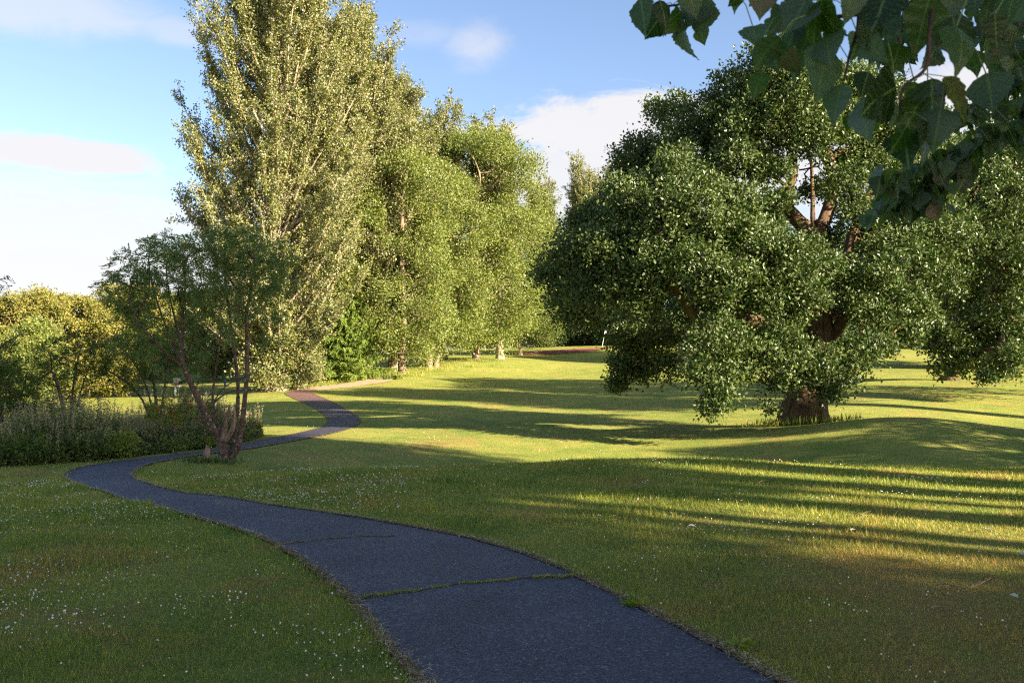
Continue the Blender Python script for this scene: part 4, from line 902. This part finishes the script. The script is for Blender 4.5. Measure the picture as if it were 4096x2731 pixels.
def twig(pts, label, r=.006):
    P = [hit(*p)+np.array([0, 0, .03+.02*random.random()]) for p in pts]; m = MB(); Q = dens(np.array(P), 3); Q[:, 2] = gz(Q[:, 0], Q[:, 1])+.035+.015*np.sin(np.arange(len(Q)))
    c = Q.mean(0); m.tube(Q-c, np.linspace(r, r*.4, len(Q)), 5); q = len(Q)//2; m.tube([Q[q]-c, Q[q]-c+np.array([.05, .04, .02]), Q[q]-c+np.array([.12, .05, .03])], [r*.6, r*.4, r*.2], 4)
    o_ = m.build('fallen_twig', B_dead); o_.location = c; tag(o_, label, 'twig', 'twigs fallen on the lawn')
z3 = lambda x, y: ((2600+x/1.52)/4, (1700+y/1.52)/4)
twig([z3(660, 362), z3(700, 352), z3(725, 337), z3(790, 352)], 'crooked twig on a sunlit stripe near the crest of the lawn', .008)
twig([z3(1230, 555), z3(1290, 562), z3(1355, 552)], 'straight pale twig in the middle of the striped lawn', .006)
twig([z3(1020, 605), z3(1030, 625), z3(1120, 632)], 'bent dark twig with an upturned end on the striped lawn', .007)
twig([z3(1740, 995), z3(1850, 1005), z3(2000, 990), z3(2115, 950)], 'long curved twig low on the right lawn', .007)
twig([z3(1700, 1145), z3(1790, 1140), z3(1890, 1150)], 'short dark twig below the long curved one', .006)
twig([z3(330, 1005), z3(400, 1012), z3(460, 1030)], 'short twig in the grass near the right path edge', .006)
m_dry, t = newmat('dry_leaf'); geo = t.n('ShaderNodeNewGeometry'); finish(t, principled(t, t.ramp(t.noise(objco(t), 20, 3), [(.3, (.38, .36, .26)), (.7, (.55, .5, .36))]), .6, .3))
def fleaf(p, label, s=.05):
    b = hit(*p); m = MB(); a = random.uniform(0, 6)
    V = np.array([[0, 0, 0], [.3, .42, .18], [.7, .35, .22], [1, 0, .1], [.7, -.35, .3], [.3, -.42, .2], [.45, 0, .04]])*s
    cs, sn = math.cos(a), math.sin(a); V = np.c_[V[:, 0]*cs-V[:, 1]*sn, V[:, 0]*sn+V[:, 1]*cs, V[:, 2]]; m.add(V, None, [[0, 6, 1], [1, 6, 2], [2, 6, 3], [3, 6, 4], [4, 6, 5], [5, 6, 0]])
    o_ = m.build('fallen_leaf', m_dry); o_.location = b+np.array([0, 0, .04]); tag(o_, label, 'leaf', 'dry leaves fallen on the grass')
fleaf(z3(285, 642), 'pale dry leaf on the lawn above the crack in the path', .09); fleaf(z3(1222, 663), 'bluish pale leaf at the edge of a lit stripe', .07); fleaf(z3(2260, 815), 'pale dry leaf at the right edge of the lawn', .09)
fleaf(z3(2240, 1082), 'tan curled leaf low at the right edge', .07); fleaf(z3(2060, 656), 'pale leaf in grass on the right lawn, upper of those by the edge', .06); fleaf((486, 512), 'pale leaf lying where the grass meets the far side of the path', .07)

# ------------------------------------------------------------ overhanging poplar
m_big, t = newmat('near_poplar_leaf')
uvn = t.n('ShaderNodeTexCoord').outputs['UV']; su = t.n('ShaderNodeSeparateXYZ'); t.link(uvn, su.inputs[0])
av = t.math('ABSOLUTE', su.outputs[1]); mid = t.mr(av, .012, .03, 1, 0)
vv = t.math('SUBTRACT', su.outputs[0], t.math('MULTIPLY', av, .75)); sv = t.math('ABSOLUTE', t.math('SUBTRACT', t.math('FRACT', t.math('MULTIPLY', vv, 7.0)), .5)); side = t.mr(sv, .03, .07, .6, 0)
geo = t.n('ShaderNodeNewGeometry')
base = t.ramp(geo.outputs['Random Per Island'], [(0, (.018, .035, .010)), (.4, (.03, .06, .014)), (.7, (.06, .11, .02)), (.93, (.05, .09, .02)), (.97, (.14, .10, .06)), (1, (.16, .11, .07))])
under = t.mix(.6, base, (.10, .14, .09))
c = t.mix(geo.outputs['Backfacing'], base, under); c = t.mix(t.math('MAXIMUM', mid, side), c, (.12, .17, .06))
d = t.n('ShaderNodeBsdfPrincipled'); t.link(c, d.inputs['Base Color']); d.inputs['Roughness'].default_value = .42; d.inputs['Specular IOR Level'].default_value = .35
tr = t.n('ShaderNodeBsdfTranslucent'); t.link(t.mix(1, c, (1.2, 1.7, .5), 'MULTIPLY'), tr.inputs[0]); mx = t.n('ShaderNodeMixShader'); mx.inputs[0].default_value = .4; t.link(d.outputs[0], mx.inputs[1]); t.link(tr.outputs[0], mx.inputs[2]); finish(t, mx.outputs[0])
B_twig, t = newmat('near_twig'); finish(t, principled(t, t.ramp(t.noise(objco(t), 30, 4), [(.3, (.05, .03, .02)), (.7, (.12, .07, .04))]), .7, .3))
m_stalk, t = newmat('leaf_stalk'); finish(t, principled(t, (.16, .2, .05), .5, .4))
OR = np.array([6.5, -2.0, 0.0]); oroot = empty('poplar_tree', OR, 'poplar outside the frame, its leafy branches hanging into the top right corner', 'tree')
lm, tm, sm = MB(), MB(), MB(); LUV = []
_px = [0, .03, .12, .24, .38, .52, .66, .78, .9, 1]; _py = [.0, .2, .36, .42, .39, .31, .21, .125, .05, 0]
prof = [(u, float(np.interp(u, _px, _py))*(1+(.018 if i % 2 else -.018))) for i, u in enumerate(np.linspace(0, 1, 23))]
def big_leaf(bp, tp, w=1.0, roll=None):
    bp, tp = np.array(bp), np.array(tp); L = np.linalg.norm(tp-bp); ax_ = (tp-bp)/L; roll = random.uniform(-1, 1) if roll is None else roll
    vd = nrm(bp-np.array([0, 0, CAMZ])); side = nrm(np.cross(ax_, vd)); nn = np.cross(side, ax_); side = side*math.cos(roll)+nn*math.sin(roll); nn = np.cross(ax_, side)
    if random.random() < .5: nn = -nn
    V, U = [], []; cv = random.uniform(-.12, .15); fold = random.uniform(.05, .3)
    for u, h in prof:
        for q in (-1, -.5, 0, .5, 1):
            hw = h*w*(1+.06*random.uniform(-1, 1)*(abs(q) == 1)); y_ = q*hw
            V.append(bp+ax_*L*u+side*L*y_+nn*L*(abs(y_)*fold-cv*4*u*(1-u)+.02*random.uniform(-1, 1))); U.append((u, q*h))
    n0 = len(prof); Q = [[i*5+j, i*5+j+1, (i+1)*5+j+1, (i+1)*5+j] for i in range(n0-1) for j in range(4)]
    if random.random() < .5: Q = [q[::-1] for q in Q]
    lm.add(np.array(V)-OR, Q); LUV.extend(U)
def stalk(a, b, r=.0012):
    a, b = np.array(a), np.array(b); c = (a+b)/2+np.array([0, 0, .01]); sm.tube(np.array([a, c, b])-OR, [r, r*.9, r*.8], 5, False)
z6 = lambda x, y: ((2300+x/1.3096)/4, (y/1.3096)/4)
BL = [(340,-20,370,210,1.6,.85),(440,-10,475,200,1.6,.8),(600,-60,640,115,1.6,1.3),(565,95,522,205,1.9,1.1),(690,50,640,150,1.9,1.1),(650,140,682,245,2.0,1.1),(380,0,330,150,1.7,.7),(870,-30,795,40,1.6,1.1),(960,-10,905,40,1.8,1),(980,-60,965,120,1.4,1.2),
 (1080,190,925,392,1.25,1.15),(990,370,930,545,1.35,1.0),(1120,40,1000,200,1.3,1.1),(1180,100,1100,300,1.35,1),(1320,230,1260,565,1.3,.85),(1240,130,1165,330,1.35,1.1),(1400,430,1350,685,1.3,.95),(1600,200,1640,375,1.4,1.15),(1710,220,1650,430,1.3,1.0),(1540,370,1500,520,1.5,1.1),
 (1690,450,1490,620,1.25,1.15),(1460,590,1418,698,1.8,.9),(1725,665,1752,905,1.3,1.2),(1920,550,1870,825,1.25,1.1),(2000,120,1985,440,1.15,.85),(2200,60,2210,280,1.25,1.0),(2150,370,2190,600,1.3,1.15),(1900,220,1800,370,1.4,1.1),(2060,250,2110,420,1.4,1.1),(1590,640,1540,712,1.9,1),
 (1200,-80,1160,100,1.3,1.2),(1450,-80,1400,150,1.25,1.2),(1680,-60,1660,120,1.3,1.2),(1930,-80,1900,130,1.35,1.1),(2180,-60,2150,120,1.35,1.1),(2300,-60,2260,160,1.3,1.1),
 (1480,160,1440,340,1.45,1.1),(1800,110,1760,300,1.4,1.1),(1300,360,1330,480,1.5,1),(1180,270,1150,450,1.5,.9),(1780,420,1740,560,1.4,1),(1850,480,1820,640,1.4,1),(1700,560,1650,680,1.5,1),(1050,80,1020,230,1.5,1),(930,130,960,260,1.5,1.0),(1100,250,1180,400,1.45,1.0)]
for x0, y0, x1, y1, d0, w_ in BL:
    xm, ym = (x0+x1)/2, (y0+y1)/2; x0, y0, x1, y1 = xm+(x0-xm)*.9, ym+(y0-ym)*.9, xm+(x1-xm)*.9, ym+(y1-ym)*.9
    P0_ = at(*z6(x0, y0), d0*1.15); P1_ = at(*z6(x1, y1), d0*1.15+random.uniform(-.05, .05)); big_leaf(P0_, P1_, w_*.92, random.uniform(-.7, .7))
    up_ = P0_+np.array([random.uniform(-.03, .05), random.uniform(-.02, .04), random.uniform(.04, .09)]); stalk(P0_, up_)
def spray(pts, n, ls, y0, y1, w=1.0):
    P = dens(np.array([at(*z6(x, y), d0) for x, y, d0 in pts]), 5); tm.tube(P-OR, np.linspace(y0, y1, len(P)), 6)
    for i in range(n):
        k = random.randrange(len(P)//6, len(P)); q = P[k]; a = nrm(np.array([random.uniform(-1, 1), random.uniform(-.8, .8), random.uniform(-.5, .6)])); b_ = q+a*random.uniform(.03, .07)
        d_ = nrm(np.array([random.uniform(-.7, .7), random.uniform(-.6, .6), -1.0])); L = ls*random.uniform(.7, 1.2); stalk(q, b_, .0009); big_leaf(b_, b_+d_*L, random.uniform(.85, 1.2), random.uniform(-1.3, 1.3))
spray([(2500,-150,1.6),(2200,-60,1.6),(1900,20,1.55),(1600,60,1.5),(1300,90,1.5),(1100,60,1.5)], 14, .085, .006, .0025)
spray([(1500,-200,1.5),(1490,0,1.5),(1480,150,1.5),(1440,280,1.5),(1410,420,1.5)], 5, .085, .004, .002)
spray([(1900,-100,1.5),(1860,150,1.45),(1840,350,1.45),(1720,460,1.45),(1700,620,1.45)], 6, .085, .004, .002)
spray([(900,-200,1.9),(700,-60,1.9),(560,20,1.9),(420,30,1.9)], 10, .08, .004, .002)
spray([(2600,200,3.2),(2400,330,3.2),(2250,450,3.2),(2100,560,3.2),(2000,640,3.2)], 46, .075, .006, .002)
spray([(2600,450,3.4),(2400,540,3.4),(2250,640,3.4),(2120,730,3.4)], 40, .075, .005, .002)
spray([(2500,600,3.6),(2200,700,3.6),(2000,800,3.6),(1850,880,3.6),(1750,970,3.6),(1650,1040,3.6)], 60, .08, .006, .002)
spray([(2100,750,3.5),(1900,820,3.5),(1720,900,3.5),(1620,930,3.5)], 36, .08, .005, .002)
spray([(2050,800,3.6),(1950,920,3.6),(1860,1010,3.6),(1880,1060,3.6)], 24, .08, .004, .002)
spray([(1750,980,3.6),(1640,1060,3.6),(1580,1100,3.6)], 16, .09, .003, .002)
spray([(2600,0,3.0),(2400,80,3.0),(2280,200,3.0),(2250,330,3.0)], 36, .07, .005, .002)
spray([(1700,-100,3.2),(1760,60,3.2),(1740,180,3.2),(1650,260,3.2)], 30, .07, .004, .002)
spray([(2000,-100,3.4),(2100,100,3.4),(2200,250,3.4)], 30, .07, .004, .002)
spray([(2600,300,3.6),(2450,450,3.6),(2350,620,3.6),(2300,760,3.6)], 34, .07, .004, .002)
lm.uv = np.array(LUV); lm.build('leaves', m_big, oroot, True); tm.build('twigs', B_twig, oroot, True); sm.build('leaf_stalks', m_stalk, oroot, True)
ol = [(x, y, z, rr_) for x, y, z, rr_ in auto_lobes(15, 5.0, 7.5, 38, 1.5, 2.3, 91)]
T_, O_ = lobe_tufts(np.array(ol), 17, sub=False); P_ = T_ + OR; kk = (P_[:, 1] < 1.5) | (P_[:, 2] > 1.9+.62*np.hypot(P_[:, 0], P_[:, 1])); T_, O_ = T_[kk], O_[kk]
m = MB(); tuft_leaves(m, T_, O_, 9, .2, .3); m.build('crown', L_dark, oroot)
m = MB(); m.tube([[0, 0, -.2], [.05, .1, 2], [-.1, .3, 4.5], [0, .2, 8], [.1, 0, 12], [0, 0, 15]], [.42, .33, .27, .2, .13, .05], 14); m.build('trunk', B_gen, oroot, True)
m = MB()
for a, b_ in (((-.1, .3, 4.5), at(*z6(2500, -150), 1.6)-OR), ((-.1, .3, 4.2), at(*z6(2600, 200), 3.2)-OR), ((-.1, .3, 4), at(*z6(2600, 450), 3.4)-OR), ((-.1, .3, 4), at(*z6(2500, 600), 3.6)-OR), ((-.1, .3, 5), at(*z6(900, -200), 1.9)-OR), ((-.1, .3, 5), at(*z6(1500, -200), 1.5)-OR), ((-.1, .3, 4.2), at(*z6(2600, 300), 3.6)-OR)):
    a = np.array(a); m_ = (a+b_)/2+np.array([0, 0, .5]); m.tube([a, m_, b_], [.06, .03, .007], 7)
m.build('branches', B_gen, oroot, True)

# ------------------------------------------------------------ grove to the right of the frame, whose shade falls on the lawn
def tall_thin(name, label, x, y, H, hb, W, R0, leaf=None, proto=[None]):
    b = np.array([x, y, float(gz(x, y))])
    return b
GSH = 'slim trees of the grove right of the frame'; LSH = 'slim tall ash in the grove outside the right edge of the frame'
shade_proto = simple_tree('ash_tree', LSH, 'tree', (25.0, 3.6, float(gz(25.0, 3.6))), 22, 11.6, 1.8, L_dark, B_gen, 71, nl=20, r0=.9, r1=1.4, td=9, k=10, size=.26, spread=.25, R0=.24, prof=lambda s: 1.0, group=GSH)
for i, (x, y, s) in enumerate(((26, 2.5, .9), (24.6, 1.6, 1.0), (25.6, .5, .8), (24.9, -.5, 1), (26, -1.5, .9), (24.7, -2.6, 1.05), (25.8, -3.7, .85), (25, -4.7, 1.0), (26, -6, .95), (27.3, 3.1, .7), (23.8, 2.1, .65), (27.5, 1.0, .7), (23.6, .1, .7), (27.2, -1.0, .65), (23.7, -2.0, .7), (27.4, -3.2, .7), (23.9, 4.6, .7))):
    dup(shade_proto, (x, y, float(gz(x, y))), LSH, i*1.1, (s, s, 1.0+.04*(i % 3)))
for i, (x, y, s) in enumerate(((26, -10.2, 1.3), (24.5, -12, 1.5), (29, -11, 1.5), (25, -13.6, 1.5), (28, -15.5, 1.6), (23, -17, 1.6), (27, -20, 1.7), (22, -22, 1.7))):
    dup(shade_proto, (x, y, -1.5), LSH, i*1.7+.4, (s, s, .95))
sh2 = simple_tree('ash_tree', 'high crowned ash right of the frame whose shade reaches the path bend', 'tree', (29.0, 5.0, float(gz(29., 5.))), 24, 14, 3.4, L_dark, B_gen, 72, nl=24, r0=1.2, r1=1.9, td=13, k=10, size=.28, spread=.25, R0=.35, prof=lambda s: 1.0)
dup(sh2, (25.5, 6.8, .0), 'narrower high crowned ash right of the frame, nearest the bright bank', 2., (.7, .7, .95))
dup(sh2, (33, 1.5, .0), 'high crowned ash right of the frame, behind the slim grove', 3., (1, 1, 1.0))
for i, (x, y, sc_, lab) in enumerate(((23.8, 15.6, .56, 'low rounded tree right of the frame, nearest the viewer of the low three'), (24.2, 19.2, .56, 'low rounded tree right of the frame, middle of the low three'), (24.4, 23.0, .52, 'low rounded tree right of the frame, farthest of the low three'))):
    dup(d1, (x, y, float(gz(x, y))), lab, i*1.9, (.46, .46, sc_))
dup(sh2, (28.5, 1.5, 0), 'high crowned ash right of the frame, next to the slim grove', 5., (.9, .9, .95))
dup(sh2, (36, 29, float(gz(36, 29))), 'high crowned tree right of the frame shading the fairway', 2.6, (1.3, 1.3, .95))
dup(sh2, (42, 25, float(gz(42, 25))), 'farther high crowned tree right of the frame', .6, (1.4, 1.4, 1.0))
for i, (px, Y, w_, h_, lab) in enumerate(((915, 80, .9, 1.05, 'leafy tree between the two oaks, behind'), (965, 84, 1.0, 1.25, 'leafy tree directly behind the right oak'), (1015, 78, .95, 1.2, 'leafy tree behind the right oak at the photo edge'), (1065, 74, 1., 1.2, 'leafy tree just past the right edge behind the right oak'))):
    dup(d1, gb(px, Y)+np.array([0, 0, 2.2]), lab, i*2.3+.3, (w_, w_, h_), GD)
for i, (px, lab) in enumerate(((605, 'low far bush left of the flagstick'), (572, 'low far bush behind the middle of the green'), (780, 'low far bush in the gap left of the huge oak trunk'), (845, 'low far bush right of the huge oak trunk'), (880, 'low far bush between the two oaks, left one'), (925, 'low far bush between the two oaks, right one'), (985, 'low far bush under the right oak'), (1030, 'low far bush at the right edge'), (640, 'low far bush behind the green'))):
    dup(d1, gb(px, 150+3*(i % 3))-np.array([0, 0, .5]), lab, i*2.1, (1.3, 1.3, .45), GD)
print('polys', sum(len(o.data.polygons) for o in scene.objects if o.type == 'MESH'))
